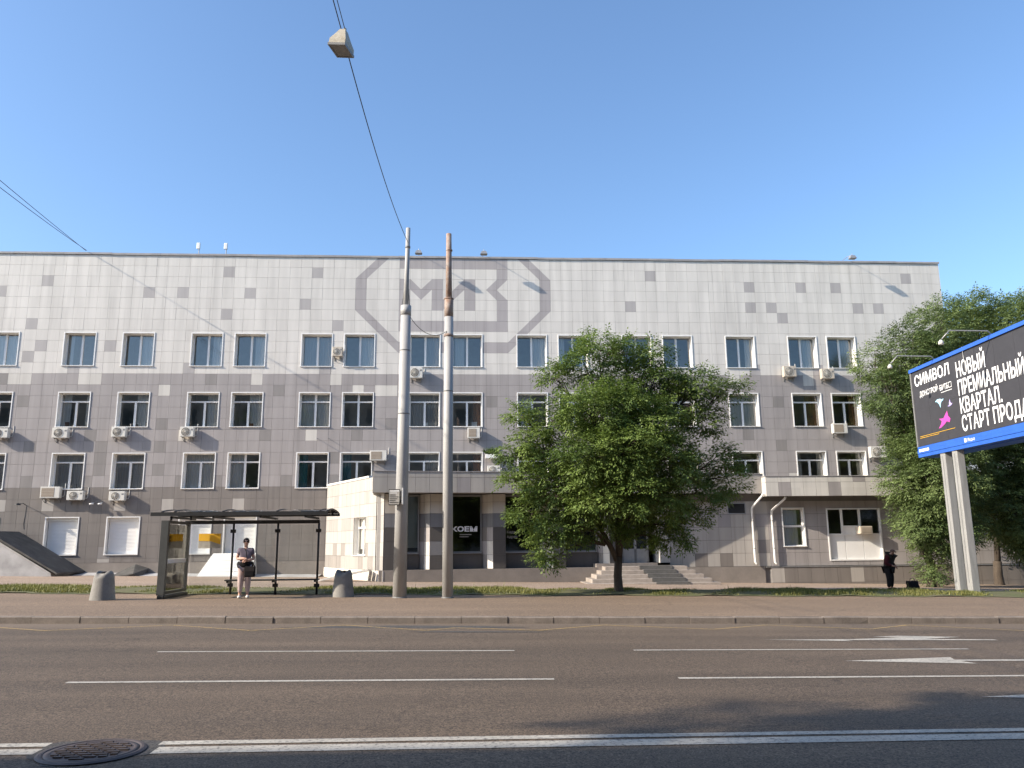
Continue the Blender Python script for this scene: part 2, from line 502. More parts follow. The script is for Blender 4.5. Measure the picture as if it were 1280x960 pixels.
M['leaf'] = leaf_mat('maple_leaf', (0.038, 0.076, 0.018), (0.225, 0.300, 0.080))
M['leaf2'] = leaf_mat('elm_leaf', (0.045, 0.080, 0.026), (0.225, 0.285, 0.105))
M['grass'] = leaf_mat('grass_blade', (0.070, 0.092, 0.020), (0.27, 0.255, 0.085), 0.25)
M['road'] = asphalt_mat('road_asphalt', (0.136, 0.100, 0.070), (0.099, 0.074, 0.053), tracks=True)
M['walk'] = asphalt_mat('pavement_asphalt', (0.240, 0.172, 0.118), (0.196, 0.141, 0.098))
M['path'] = asphalt_mat('path_asphalt', (0.36, 0.27, 0.205), (0.29, 0.22, 0.168))
M['soil'] = mat('soil', (0.12, 0.105, 0.055), 0.95, 0.35, 2, 0.3, 20, 0.4, col2=(0.085, 0.10, 0.03))
M['kerb'] = mat('kerb_granite', (0.215, 0.180, 0.152), 0.85, 0.3, 3, 0.2, 50, 0.2)
M['kerb_joint'] = mat('kerb_joint', (0.13, 0.11, 0.095), 0.95)
M['paint'] = paint_mat('road_paint', (0.47, 0.435, 0.375), 0.42)
M['paint_y'] = paint_mat('yellow_road_paint', (0.46, 0.30, 0.09), 0.48)
M['patch'] = asphalt_mat('dark_asphalt_patch', (0.085, 0.078, 0.072), (0.06, 0.055, 0.05))
M['iron'] = mat('cast_iron', (0.085, 0.066, 0.062), 0.55, 0.3, 9, metal=0.3)
M['skin'] = mat('skin', (0.52, 0.31, 0.23), 0.55, 0.08, 20)
M['skin_tan'] = mat('tanned_skin', (0.34, 0.18, 0.12), 0.55, 0.08, 20)
M['hair'] = mat('dark_hair', (0.025, 0.018, 0.014), 0.6, 0.3, 40)
M['shirt'] = mat('grey_violet_shirt', (0.165, 0.14, 0.17), 0.9, 0.15, 12, spec=0.1)
M['trousers'] = mat('pinkish_trousers', (0.46, 0.36, 0.34), 0.9, 0.12, 12, spec=0.1)
M['black_cloth'] = mat('black_cloth', (0.014, 0.013, 0.014), 0.85, 0.2, 12, spec=0.1)
M['dark_cloth'] = mat('dark_cloth', (0.030, 0.026, 0.026), 0.9, 0.2, 12, spec=0.1)
M['maroon'] = mat('maroon_cloth', (0.05, 0.012, 0.016), 0.9, 0.25, 10, spec=0.1)
M['cap'] = mat('brown_cap', (0.10, 0.055, 0.045), 0.9, 0.1)
M['shoe_white'] = mat('white_shoe', (0.65, 0.62, 0.58), 0.6)
M['lamp_shell'] = mat('lamp_shell', (0.50, 0.47, 0.40), 0.6, 0.35, 12, col2=(0.33, 0.28, 0.20))
M['lamp_lens'] = mat('lamp_lens', (0.16, 0.15, 0.13), 0.3, 0.2)
M['brick_far'] = mat('beige_render', (0.42, 0.38, 0.33), 0.9, 0.15, 0.4)
M['dark_pane'] = mat('dark_pane', (0.03, 0.035, 0.04), 0.15)
M['far_roof'] = mat('pale_far_wall', (0.55, 0.56, 0.58), 0.8, 0.1)


# ------------------------------------------------------------------ the ground
KERB_Y = 18.3
def slope(y): return float(np.interp(y, [0, 7.2, 10.2, 12.9, 18.3, 28.5, 43], [-.004, -.006, -.0107, -.0124, -.0143, -.0165, -.0185]))
def gz(x, y):
    x = max(-45.0, min(45.0, x))
    z0 = -1.74 if y < KERB_Y else float(np.interp(y, [18.3, 28.5, 43], [-1.60, -1.60, -1.82]))
    return z0 + slope(y) * x


def gv(x, y):
    """ground on the slightly mounded verge"""
    t = (y - 25.7) / 3.3
    return gz(x, y) + (.09 * math.sin(math.pi * t) if 0 < t < 1 else 0.0)


def sheet(name, m, xs, ys, dz=0.0, zf=gz, edge=None):
    mb = MB()
    n = len(xs)
    for j, y in enumerate(ys):
        for x in xs:
            yy = y
            if edge: yy = edge(x, y, j, len(ys))
            mb.v.append((x, yy, zf(x, yy) + dz))
    for j in range(len(ys) - 1):
        for i in range(n - 1):
            mb.f.append((j * n + i, j * n + i + 1, (j + 1) * n + i + 1, (j + 1) * n + i)); mb.m.append(0); mb.smooth.append(True)
    o = mb.build(name, m)
    return o


XS = list(np.linspace(-90, 90, 121))
gm = MB()
gm.add([(-1500, -1500, -3.4), (1500, -1500, -3.4), (1500, 1500, -3.4), (-1500, 1500, -3.4)], [(0, 1, 2, 3)])
tag(gm.build('ground', M['soil']), kind='structure')
road = tag(sheet('road', M['road'], XS, list(np.linspace(-1.5, KERB_Y - 0.005, 40))), kind='structure')
tag(sheet('near_pavement', M['walk'], XS, list(np.linspace(-14, -1.5, 8)), 0.10, lambda x, y: -1.74 + slope(0) * max(-45., min(45., x))), kind='structure')
pavement = tag(sheet('pavement', M['walk'], XS, list(np.linspace(KERB_Y + 0.16, 26.3, 14))), kind='structure')
def strip_edge(x, y, j, n):
    w = 0.16 * math.sin(x * 1.7) + 0.10 * math.sin(x * 4.1 + 1) + 0.06 * math.sin(x * 9.3)
    return y + (w if j in (0, n - 1) else 0)
tag(sheet('grass_verge', M['soil'], list(np.linspace(-90, 90, 600)), [25.7, 26.1, 26.6, 27.2, 27.8, 28.4, 29.0], 0.012, zf=gv, edge=strip_edge), kind='structure')
tag(sheet('path', M['path'], XS, list(np.linspace(26.3, 46, 24)), 0.004), kind='structure')
tag(sheet('yard', M['soil'], XS, list(np.linspace(46, 120, 10)), 0.0, lambda x, y: gz(x, 43)), kind='structure')

# kerb stones, each its own piece
x = -46.0
kset = {}
i = 0
while x < 46:
    L_ = 1.02
    key = i % 6
    z = gz(x + L_ / 2, KERB_Y + 0.2)
    if key not in kset:
        km = MB()
        g = 0.006 + 0.005 * random.random()
        hh = random.uniform(-0.006, 0.012)
        pts = [(0.0, -0.30), (0.15, -0.30), (0.15, hh), (0.022, hh), (0.0, hh - 0.022)]   # (y,z)
        for xa, xb in ((g, L_ - g),):
            vs = [(xa, a, b) for a, b in pts] + [(xb, a, b) for a, b in pts]
            n = len(pts)
            fs = [tuple(range(n)), tuple(range(2 * n - 1, n - 1, -1))] + [(k, n + k, n + (k + 1) % n, (k + 1) % n) for k in range(n)]
            km.add(vs, [f[::-1] for f in fs])
        kset[key] = km.mesh('kerb_stone', M['kerb'])
    o = inst('kerb_stone', kset[key], (x, KERB_Y + random.uniform(-0.008, 0.008), z + 0.012), pavement)
    o.rotation_euler = (random.uniform(-.012, .012), math.atan(-slope(18.3)), random.uniform(-.006, .006))
    x += L_
    i += 1
kj = MB()
n0 = 90
for i in range(n0):
    xa = -46 + i * 92 / n0; xb = xa + 92 / n0
    za, zb = gz(xa, 18.5), gz(xb, 18.5)
    kj.add([(xa, KERB_Y + .012, za - .3), (xb, KERB_Y + .012, zb - .3), (xb, KERB_Y + .012, zb - .012), (xa, KERB_Y + .012, za - .012), (xb, KERB_Y + .17, zb - .008), (xa, KERB_Y + .17, za - .008)], [(0, 1, 2, 3), (3, 2, 4, 5)])
kj.build('kerb_bed', M['kerb_joint'], pavement)


# road markings (parts of the road)
def decal(name, pts, m, dz=0.005, sub=1, parent=None):
    """pts: plan polygon, counter-clockwise"""
    mb = MB()
    mb.add([(x, y, gz(x, min(y, KERB_Y - .01)) + dz) for x, y in pts], [tuple(range(len(pts)))])
    return mb.build(name, m, parent or road)


def band(name, x0, x1, y0, y1, m, dz=0.005, step=1.0):
    mb = MB()
    n = max(1, int((x1 - x0) / step))
    for i in range(n):
        a = x0 + (x1 - x0) * i / n; b = x0 + (x1 - x0) * (i + 1) / n
        mb.add([(a, y0, gz(a, y0) + dz), (b, y0, gz(b, y0) + dz), (b, y1, gz(b, y1) + dz), (a, y1, gz(a, y1) + dz)], [(0, 1, 2, 3)])
    return mb.build(name, m, road)


P1 = 7.73
for k in (-5, -4, -3, -1, 0, 1, 2, 3, 4, 5):
    a = 2.78 + k * P1
    band('lane_line', a, a + 5.75, 13.70, 13.80, M['paint'])
P2 = 7.81
for k in range(-5, 6):
    a = 2.79 + k * P2
    band('lane_line', a, a + 6.17, 10.86, 10.97, M['paint'])
band('centre_line', -60, -3.66, 7.68, 7.81, M['paint'])
band('centre_line', -2.70, 60, 7.68, 7.81, M['paint'])
band('centre_line', -60, -3.64, 7.42, 7.60, M['paint'])
band('centre_line', -2.66, 60, 7.38, 7.60, M['paint'])
decal('lane_arrow', [(5.5, 15.17), (7.1, 14.92), (7.0, 15.08), (9.9, 15.0), (9.9, 15.13), (8.6, 15.22), (9.5, 15.55), (8.4, 15.78), (7.8, 15.62), (8.3, 15.5), (7.2, 15.22)], M['paint'])
decal('lane_arrow', [(5.72, 12.40), (7.6, 12.05), (7.5, 12.32), (10.6, 12.30), (10.6, 12.46), (7.5, 12.48), (7.6, 12.76)], M['paint'])
decal('lane_arrow', [(5.93, 9.42), (7.8, 9.08), (7.7, 9.34), (10.6, 9.33), (10.6, 9.49), (7.7, 9.50), (7.8, 9.77)], M['paint'])
# yellow zigzag of the bus stop
zx = [(-12.0, 16.9), (-10.4, 17.95), (-8.3, 16.9), (-6.2, 17.95), (-4.3, 16.9), (-2.6, 17.95), (-0.8, 16.9), (-0.2, 17.4), (1.5, 16.89), (3.0, 17.95), (5.15, 17.05), (6.6, 17.95), (8.5, 17.05), (9.8, 17.95), (11.6, 16.7), (13.4, 17.95), (15.4, 16.9)]
for (xa, ya), (xb, yb) in zip(zx[:-1], zx[1:]):
    d = Vector((xb - xa, yb - ya)).normalized(); nrm = Vector((-d.y, d.x)) * 0.05
    decal('zigzag_line', [(xa - nrm.x, ya - nrm.y), (xb - nrm.x, yb - nrm.y), (xb + nrm.x, yb + nrm.y), (xa + nrm.x, ya + nrm.y)], M['paint_y'], 0.004)


def blob(name, cx, cy, rx, ry, m, dz, parent, seed):
    r = random.Random(seed)
    ph = [r.uniform(0, 6.3) for _ in range(4)]
    pts = []
    for k in range(28):
        t = 2 * math.pi * k / 28
        q = 1 + 0.16 * math.sin(2 * t + ph[0]) + 0.12 * math.sin(3 * t + ph[1]) + 0.08 * math.sin(7 * t + ph[2])
        pts.append((cx + rx * q * math.cos(t), cy + ry * q * math.sin(t)))
    return decal(name, pts, m, dz, parent=parent)


blob('asphalt_patch', -1.2, 17.55, 2.1, 0.30, M['patch'], 0.003, road, 3)
blob('asphalt_patch', -10.3, 16.2, 1.2, 0.10, M['patch'], 0.003, road, 5)
blob('asphalt_patch', 0.2, 16.6, 1.3, 0.12, M['patch'], 0.003, road, 9)
blob('asphalt_patch', -3.17, 7.50, 0.47, 0.47, M['patch'], 0.0035, road, 4)

# manhole cover
cxm, cym = -3.17, 7.47
zm = gz(cxm, cym) + 0.006
mh = empty('manhole_cover', (cxm, cym, zm), 'round cast iron manhole cover set in the road over the white double line', 'manhole cover')
rm = MB()
n = 40
for (ra, rb, za, zb) in ((0.43, 0.405, 0.002, 0.014), (0.405, 0.385, 0.014, 0.014), (0.385, 0.37, 0.014, 0.004)):
    b0 = len(rm.v)
    for k in range(n):
        t = 2 * math.pi * k / n
        rm.v.append((cxm + ra * math.cos(t), cym + ra * math.sin(t), zm + za)); rm.v.append((cxm + rb * math.cos(t), cym + rb * math.sin(t), zm + zb))
    for k in range(n):
        k2 = (k + 1) % n
        rm.f.append((b0 + 2 * k, b0 + 2 * k2, b0 + 2 * k2 + 1, b0 + 2 * k + 1)); rm.m.append(0); rm.smooth.append(False)
rm.build('frame_ring', M['iron'], mh)
lid = MB()
lid.lathe([(0.368, zm - 0.002), (0.368, zm + 0.009), (0.325, zm + 0.012), (0.32, zm + 0.007)], cxm, cym, 40)
lid.build('lid', M['iron'], mh)
for k in range(-4, 5):
    yy = k * 0.072
    hw = math.sqrt(max(0, 0.305 ** 2 - yy ** 2))
    for a in (-2, -1, 0, 1, 2):
        xa = a * 0.135 - 0.055 + (0.067 if k % 2 else 0); xb = xa + 0.11
        xa = max(-hw, xa); xb = min(hw, xb)
        if xb - xa > 0.03:
            rb_ = MB(); rb_.box(cxm + xa, cxm + xb, cym + yy - .016, cym + yy + .016, zm + .006, zm + .020)
            rb_.build('rib', M['iron'], mh)

# ------------------------------------------------------------------ office building
D = 43.83
TP, TZ, ZT = 0.6155, 0.6175, 16.02
JX = []
v = -3.816 - TP * 52
while v < 14.1: JX.append(v); v += TP
x = 14.30
while x < 20.5: JX.append(x); x += TP
x = 20.70
while x < 28.0: JX.append(x); x += TP
JX.append(28.02)
XL = JX[0]
KROWS = 29
JZ = [ZT - TZ * k for k in range(KROWS + 1)]       # bottom about -1.9
WW = 1.66
ROWZ = [(9.66, 11.51), (6.29, 8.17), (2.97, 4.86), (-0.44, 1.48)]
WX = [-33.9, -30.2, -26.06, -21.98, -18.85] + [-15.146 + 6 * k for k in range(6)] + [-12.795 + 6 * k for k in range(5)] + [18.51, 20.81]
openings = []
for r, (za, zb) in enumerate(ROWZ):
    for wx in WX:
        if r == 3 and wx > -9.5: continue
        openings.append((wx, wx + WW, za, zb, r))

building = empty('office_building', (0.0, D, -1.9), 'long four storey office building clad in pale and grey square tiles', 'building')


def cuts(rect, ops):
    out = [rect]
    for (a, b, c, d, *_) in ops:
        nxt = []
        for (x0, x1, z0, z1) in out:
            if b <= x0 or a >= x1 or d <= z0 or c >= z1: nxt.append((x0, x1, z0, z1)); continue
            if a > x0: nxt.append((x0, a, z0, z1))
            if b < x1: nxt.append((b, x1, z0, z1))
            xa, xb = max(x0, a), min(x1, b)
            if c > z0: nxt.append((xa, xb, z0, c))
            if d < z1: nxt.append((xa, xb, d, z1))
        out = nxt
    return [r for r in out if r[1] - r[0] > 0.02 and r[3] - r[2] > 0.02]


# walls: front with openings, sides, back, roof
wb = MB()
xs_ = sorted(set([XL, 28.0] + [o[0] for o in openings] + [o[1] for o in openings]))
for xa, xb in zip(xs_[:-1], xs_[1:]):
    for (x0, x1, z0, z1) in cuts((xa, xb, -2.6, 16.05), openings):
        wb.add([(x0, D + .02, z0), (x1, D + .02, z0), (x1, D + .02, z1), (x0, D + .02, z1)], [(0, 1, 2, 3)])
wb.add([(28.0, D + .02, -2.6), (28.0, D + 14, -2.6), (28.0, D + 14, 16.05), (28.0, D + .02, 16.05)], [(0, 1, 2, 3)])
wb.add([(XL, D + 14, -2.6), (XL, D + .02, -2.6), (XL, D + .02, 16.05), (XL, D + 14, 16.05)], [(0, 1, 2, 3)])
wb.add([(28.0, D + 14, -2.6), (XL, D + 14, -2.6), (XL, D + 14, 16.05), (28.0, D + 14, 16.05)], [(0, 1, 2, 3)])
wb.build('wall', M['grout'], building)
rb2 = MB(); rb2.box(XL + .1, 27.9, D + .3, D + 13.9, 15.4, 15.6)
rb2.build('roof', M['bitumen'], building)
fl_n = 24
for i in range(fl_n):
    a = XL + (28.06 - XL) * i / fl_n; b = XL + (28.06 - XL) * (i + 1) / fl_n
    f_ = MB(); dz_ = random.uniform(-.012, .012)
    f_.add([(a + .004, D - .075, 16.03 + dz_), (b - .004, D - .075, 16.03 + dz_), (b - .004, D - .085, 16.14 + dz_), (a + .004, D - .085, 16.14 + dz_), (b - .004, D + .45, 16.18 + dz_), (a + .004, D + .45, 16.18 + dz_), (b - .004, D + .45, 16.0), (a + .004, D + .45, 16.0), (a + .004, D - .03, 16.03 + dz_), (b - .004, D - .03, 16.03 + dz_)],
           [(0, 1, 2, 3), (3, 2, 4, 5), (5, 4, 6, 7), (8, 9, 1, 0)])
    f_.build('parapet_flashing', M['flash'], building)

# colours of the tiles
ACC = {
 'm': [(-25.62, 13.83), (-22.92, 14.49), (-17.68, 13.86), (-15.83, 13.86), (-13.34, 15.1), (-12.12, 13.87), (-13.34, 12.63), (-23.56, 12.02), (-22.92, 10.79), (-19.55, 10.77), (-23.56, 10.16), (-15.23, 9.55), (-21.27, 9.42), (-8.39, 15.09), (-9.04, 13.24), (-7.22, 12.01), (-7.77, 9.41), (10.51, 15.06), (9.25, 13.21), (16.47, 14.42), (19.51, 14.43), (21.61, 14.42), (25.9, 15.02), (16.47, 13.21), (17.7, 13.21), (22.86, 13.19), (24.1, 13.19), (18.3, 12.59), (16.46, 9.51), (20.27, 9.5), (-29.4, 13.2), (-31.8, 14.4), (-28.0, 11.9)],
 'l': [(-24.2, 8.91), (-23.59, 8.91), (-20.83, 8.92), (-20.2, 8.92), (-11.68, 8.92), (-16.45, 8.3), (-7.22, 8.93), (-6.04, 8.39), (-4.77, 8.32), (-4.15, 8.32), (15.21, 8.96), (19.57, 8.91), (-15.21, 5.74), (-8.39, 5.84), (18.25, 3.54)],
 'p': [(-24.18, 2.11), (-21.71, 2.15), (-18.37, 2.13), (-15.83, 2.22), (-12.11, 2.17), (-18.97, -0.83)],
 'd': [(-25.11, 8.93), (-13.96, 8.92), (-23.57, 7.69), (-16.45, 6.47), (-10.25, 8.31), (-4.16, 6.46), (-10.87, 6.06), (1.42, 7.69), (-6.02, 6.06), (17.69, 7.66), (15.88, 6.06), (-22.94, 5.2), (-20.15, 5.83), (-19.61, 5.21), (-19.68, 4.6), (-19.57, 3.98), (-16.47, 5.2), (-16.45, 3.99), (-22.98, 3.36), (-20.08, 3.35), (-15.36, 3.32), (-13.21, 3.37), (-18.98, -0.35), (-7.22, 4.58), (-9.62, 3.35), (-7.15, 3.47), (17.71, 5.2), (21.85, 3.28), (23.39, 5.34)]}
acc = {}
def cell_of(px, pz):
    i = max(0, min(len(JX) - 2, int(np.searchsorted(JX, px)) - 1))
    return i, int((ZT - pz) / TZ)
for k, pts in ACC.items():
    for p in pts: acc[cell_of(*p)] = k
I0 = int(np.argmin([abs(a + 3.816) for a in JX]))            # column 0 of the emblem
LOGO = {}
def lg(n, k, code):
    LOGO.setdefault((I0 + n, k), set()).add(code)
def para_l(i, k): lg(i, k, 'c'); lg(i - 1, k, 'b')           # band leaning down-left
def para_r(i, k): lg(i, k, 'd'); lg(i + 1, k, 'a')           # band leaning down-right
para_l(-2, 0); para_l(-3, 1)
for k in (2, 3, 4): lg(-4, k, 'F'); lg(13, k, 'F')
para_r(-4, 5); para_r(-3, 6); para_r(-2, 7); lg(-1, 8, 'd')
for n in range(0, 10): lg(n, 8, 'F')
para_r(11, 0); para_r(12, 1); para_l(13, 5); para_l(12, 6); para_l(11, 7); lg(10, 8, 'c')
for n in range(0, 10): lg(n, 0, 'F')
lg(9, 1, 'F'); para_l(9, 2); para_r(8, 3); lg(9, 4, 'F'); lg(9, 5, 'F')
for n in range(1, 10): lg(n, 6, 'F')
for k in range(2, 7): lg(0, k, 'F')
lg(1, 2, 'a'); lg(2, 2, 'b'); lg(1, 3, 'd'); lg(2, 3, 'c')
for k in (2, 3, 4): lg(3, k, 'F'); lg(6, k, 'F')
lg(5, 2, 'b'); lg(5, 3, 'c'); lg(4, 3, 'b'); lg(4, 4, 'c')


def clip_half(poly, a, b, c):
    """part of a convex polygon where a*x + b*z <= c"""
    out = []
    for i in range(len(poly)):
        p, q = poly[i], poly[(i + 1) % len(poly)]
        dp, dq = a * p[0] + b * p[1] - c, a * q[0] + b * q[1] - c
        if dp <= 0: out.append(p)
        if dp * dq < 0:
            t = dp / (dp - dq)
            out.append((p[0] + (q[0] - p[0]) * t, p[1] + (q[1] - p[1]) * t))
    return out


def poly_minus(poly, ops):
    res = [poly]
    for (x0, x1, z0, z1, *_) in ops:
        nxt = []
        for pg in res:
            for (a, b, c) in ((1, 0, x0), (-1, 0, -x1), (0, 1, z0), (0, -1, -z1)):
                part = clip_half(pg, a, b, c)
                if len(part) > 2: nxt.append(part)
                pg = clip_half(pg, -a, -b, -c)
                if len(pg) < 3: break
        res = nxt
    return res


def zone(k):
    return 'light' if k < 11 else ('mid' if k < 21 else 'dark')


TILES = []   # (rect or polygon, colour)
for i in range(len(JX) - 1):
    for k in range(KROWS):
        x0, x1, z1, z0 = JX[i], JX[i + 1], JZ[k], JZ[k + 1]
        if z1 < -0.75: continue
        g = 0.0042
        col = acc.get((i, k), zone(k))
        lo = LOGO.get((i, k))
        if lo and 'F' in lo: col = 'logo'; lo = None
        hit = [o for o in openings if not (o[1] <= x0 or o[0] >= x1 or o[3] <= z0 or o[2] >= z1)]
        if z0 < 2.95 and x0 > -7.3: continue             # hidden behind the entrance annex
        rect = (x0 + g, x1 - g, max(z0, -0.85) + g, z1 - g)
        if lo:
            a, b, c, d = (rect[0], rect[2]), (rect[1], rect[2]), (rect[1], rect[3]), (rect[0], rect[3])
            tri = {'a': [a, b, d], 'b': [a, b, c], 'c': [a, c, d], 'd': [b, c, d]}
            opp = {'a': 'd', 'd': 'a', 'b': 'c', 'c': 'b'}
            for t in 'abcd':
                if t in lo:
                    for pg in poly_minus(tri[t], hit): TILES.append((('poly', pg), 'logo'))
                    if opp[t] not in lo:
                        for pg in poly_minus(tri[opp[t]], hit): TILES.append((('poly', pg), 'light'))
            continue
        for r in cuts(rect, hit): TILES.append((r, col))


def px_area(x0, x1, z0, z1):
    pts = []
    for x, z in ((x0, z0), (x1, z0), (x1, z1), (x0, z1)):
        p = Vector((x, D, z)); d = p.dot(fw)
        pts.append((640 + 1000 * p.dot(r2) / d, 480 - 1000 * p.dot(u2) / d))
    if min(p[0] for p in pts) < 0 or max(p[0] for p in pts) > 1280: return 0
    return abs(sum(pts[i][0] * pts[(i + 1) % 4][1] - pts[(i + 1) % 4][0] * pts[i][1] for i in range(4))) / 2


rects = [(idx, px_area(*t[0])) for idx, t in enumerate(TILES) if len(t[0]) == 4]
rects.sort(key=lambda a: -a[1])
single = set(i for i, a in rects[:300])
TY0, TY1 = D - 0.008, D + 0.018
tcache = {}
rest = {}
for idx, (sh, col) in enumerate(TILES):
    jy = random.uniform(-0.0025, 0.0025)
    if idx in single:
        x0, x1, z0, z1 = sh
        key = (round(x1 - x0, 2), round(z1 - z0, 2), col)
        if key not in tcache:
            t = MB(); t.box(0, x1 - x0, TY0 - D, TY1 - D, 0, z1 - z0)
            tcache[key] = t.mesh('tile', M['tile_' + col])
        inst('tile', tcache[key], (x0, D + jy, z0), building)
    else:
        mb = rest.setdefault('all', MB())
        mi = list(TC).index(col)
        if len(sh) == 4: mb.box(sh[0], sh[1], TY0 + jy, TY1, sh[2], sh[3], mi)
        else: mb.prism(sh[1], TY0 + jy, TY1, mi)
tag(rest['all'].build('tiles', [M['tile_' + k] for k in TC], building), kind='stuff')
pl = MB(); pl.box(XL, -7.4, D - .05, D + .05, -2.4, -0.86)
pl.build('plinth', M['plinth'], building)

# side wall tiles of the right corner (joined courses seen at a sharp angle)
sw = MB()
for k in range(KROWS):
    for j in range(22):
        y0 = D + .02 + j * TP
        sw.box(27.99, 28.02, y0 + .01, y0 + TP - .01, JZ[k + 1] + .008, JZ[k] - .008, 0 if k < 11 else (1 if k < 21 else 2))
tag(sw.build('side_tiles', [M['tile_light'], M['tile_mid'], M['tile_dark']], building), kind='stuff')


# windows ----------------------------------------------------------
def frame_rects(x0, x1, z0, z1, w):
    return [(x0, x1, z0, z0 + w), (x0, x1, z1 - w, z1), (x0, x0 + w, z0 + w, z1 - w), (x1 - w, x1, z0 + w, z1 - w)]


def curtain(x0, x1, y, z0, z1, m, parent, nm='curtain'):
    mb = MB()
    n = max(6, int((x1 - x0) / 0.035))
    for i in range(n + 1):
        x = x0 + (x1 - x0) * i / n
        yy = y + 0.025 * math.sin(i * 1.25 + x * 7)
        mb.v.append((x, yy, z0)); mb.v.append((x, yy, z1))
    for i in range(n):
        mb.f.append((2 * i, 2 * i + 2, 2 * i + 3, 2 * i + 1)); mb.m.append(0); mb.smooth.append(True)
    return mb.build(nm, m, parent)


def make_window(x0, x1, z0, z1, Y, kind, parent, deco=None, rc=0.36, split=None):
    """recessed plastic window: outer casing, reveal, sashes, panes, sill, room behind"""
    fr = MB()
    # outer casing, proud of the tiles
    c = 0.05
    for (a, b, cc, d) in frame_rects(x0 - c + .012, x1 + c - .012, z0 - c + .012, z1 + c - .012, c):
        fr.box(a, b, Y - .035, Y + .02, cc, d)
    yg = Y + rc
    f = 0.055
    for (a, b, cc, d) in frame_rects(x0, x1, z0, z1, f): fr.box(a, b, yg - .035, yg + .035, cc, d)
    panes = []
    xi0, xi1, zi0, zi1 = x0 + f, x1 - f, z0 + f, z1 - f
    if kind == 'plain':                           # two sashes side by side
        xm = (xi0 + xi1) / 2
        fr.box(xm - .055, xm + .055, yg - .04, yg + .04, zi0, zi1)
        panes = [(xi0, xm - .055, zi0, zi1), (xm + .055, xi1, zi0, zi1)]
    elif kind in ('transom', 'cross'):
        zt = zi1 - 0.40
        fr.box(xi0, xi1, yg - .04, yg + .04, zt - .04, zt + .04)
        xm = (xi0 + xi1) / 2
        fr.box(xm - .055, xm + .055, yg - .042, yg + .042, zi0, zt - .04)
        panes = [(xi0, xm - .055, zi0, zt - .04), (xm + .055, xi1, zi0, zt - .04)]
        if kind == 'cross':
            fr.box(xm - .055, xm + .055, yg - .042, yg + .042, zt + .04, zi1)
            panes += [(xi0, xm - .055, zt + .04, zi1), (xm + .055, xi1, zt + .04, zi1)]
        else:
            panes += [(xi0, xi1, zt + .04, zi1)]
    elif kind == 'stack':
        zm_ = (zi0 + zi1) / 2 + .05
        fr.box(xi0, xi1, yg - .04, yg + .04, zm_ - .05, zm_ + .05)
        panes = [(xi0, xi1, zi0, zm_ - .05), (xi0, xi1, zm_ + .05, zi1)]
    w = fr.build('window', M['white_pvc'], parent)
    rv = MB()
    t = .006
    rv.add([(x0, Y - .005, z0), (x0, yg, z0), (x0, yg, z1), (x0, Y - .005, z1)], [(0, 1, 2, 3)])
    rv.add([(x1, Y - .005, z0), (x1, yg, z0), (x1, yg, z1), (x1, Y - .005, z1)], [(3, 2, 1, 0)])
    rv.add([(x0, Y - .005, z1), (x1, Y - .005, z1), (x1, yg, z1), (x0, yg, z1)], [(3, 2, 1, 0)])
    rv.build('reveal', M['reveal'], w)
    sl = MB(); sl.box(x0 - .045, x1 + .045, Y - .075, yg, z0 - .02, z0 + .012)
    sl.build('sill', M['white_pvc'], w)
    if kind == 'shutter':
        sh = MB()
        zz = z0 + .02
        while zz < z1 - .19:
            sh.add([(x0 + .03, yg - .10, zz), (x1 - .03, yg - .10, zz), (x1 - .03, yg - .116, zz + .06), (x0 + .03, yg - .116, zz + .06), (x1 - .03, yg - .10, zz + .072), (x0 + .03, yg - .10, zz + .072)], [(0, 1, 2, 3), (3, 2, 4, 5)])
            zz += .072
        sh.build('roller_shutter', M['white_pvc'], w)
        bx = MB(); bx.bbox(x0 + .005, x1 - .005, yg - .20, yg - .02, z1 - .17, z1 - .004, .02)
        bx.build('shutter_box', M['white_pvc'], w)
        return w
    for (a, b, cc, d) in panes:
        p = MB(); p.add([(a - .01, yg, cc - .01), (b + .01, yg, cc - .01), (b + .01, yg, d + .01), (a - .01, yg, d + .01)], [(0, 1, 2, 3)])
        p.build('pane', M['glass'], w)
    rm_ = MB()
    dpt = 2.2
    y0, y1 = yg + .05, yg + dpt
    X0, X1, Z0, Z1 = x0 - .4, x1 + .4, z0 - .8, z1 + .3
    rm_.add([(X0, y1, Z0), (X1, y1, Z0), (X1, y1, Z1), (X0, y1, Z1)], [(0, 1, 2, 3)])
    rm_.add([(X0, y0, Z0), (X0, y1, Z0), (X0, y1, Z1), (X0, y0, Z1)], [(0, 1, 2, 3)])
    rm_.add([(X1, y1, Z0), (X1, y0, Z0), (X1, y0, Z1), (X1, y1, Z1)], [(0, 1, 2, 3)])
    rm_.add([(X0, y0, Z1), (X1, y0, Z1), (X1, y1, Z1), (X0, y1, Z1)], [(3, 2, 1, 0)])
    rm_.add([(X0, y0, Z0), (X1, y0, Z0), (X1, y1, Z0), (X0, y1, Z0)], [(0, 1, 2, 3)])
    rm_.build('room', M['room'], w)
    if deco:
        for (nm, fa, fb, m_) in deco:
            curtain(x0 + (x1 - x0) * fa, x0 + (x1 - x0) * fb, yg + .16, z0 - .02, z1 + .02, m_, w, nm)
    return w


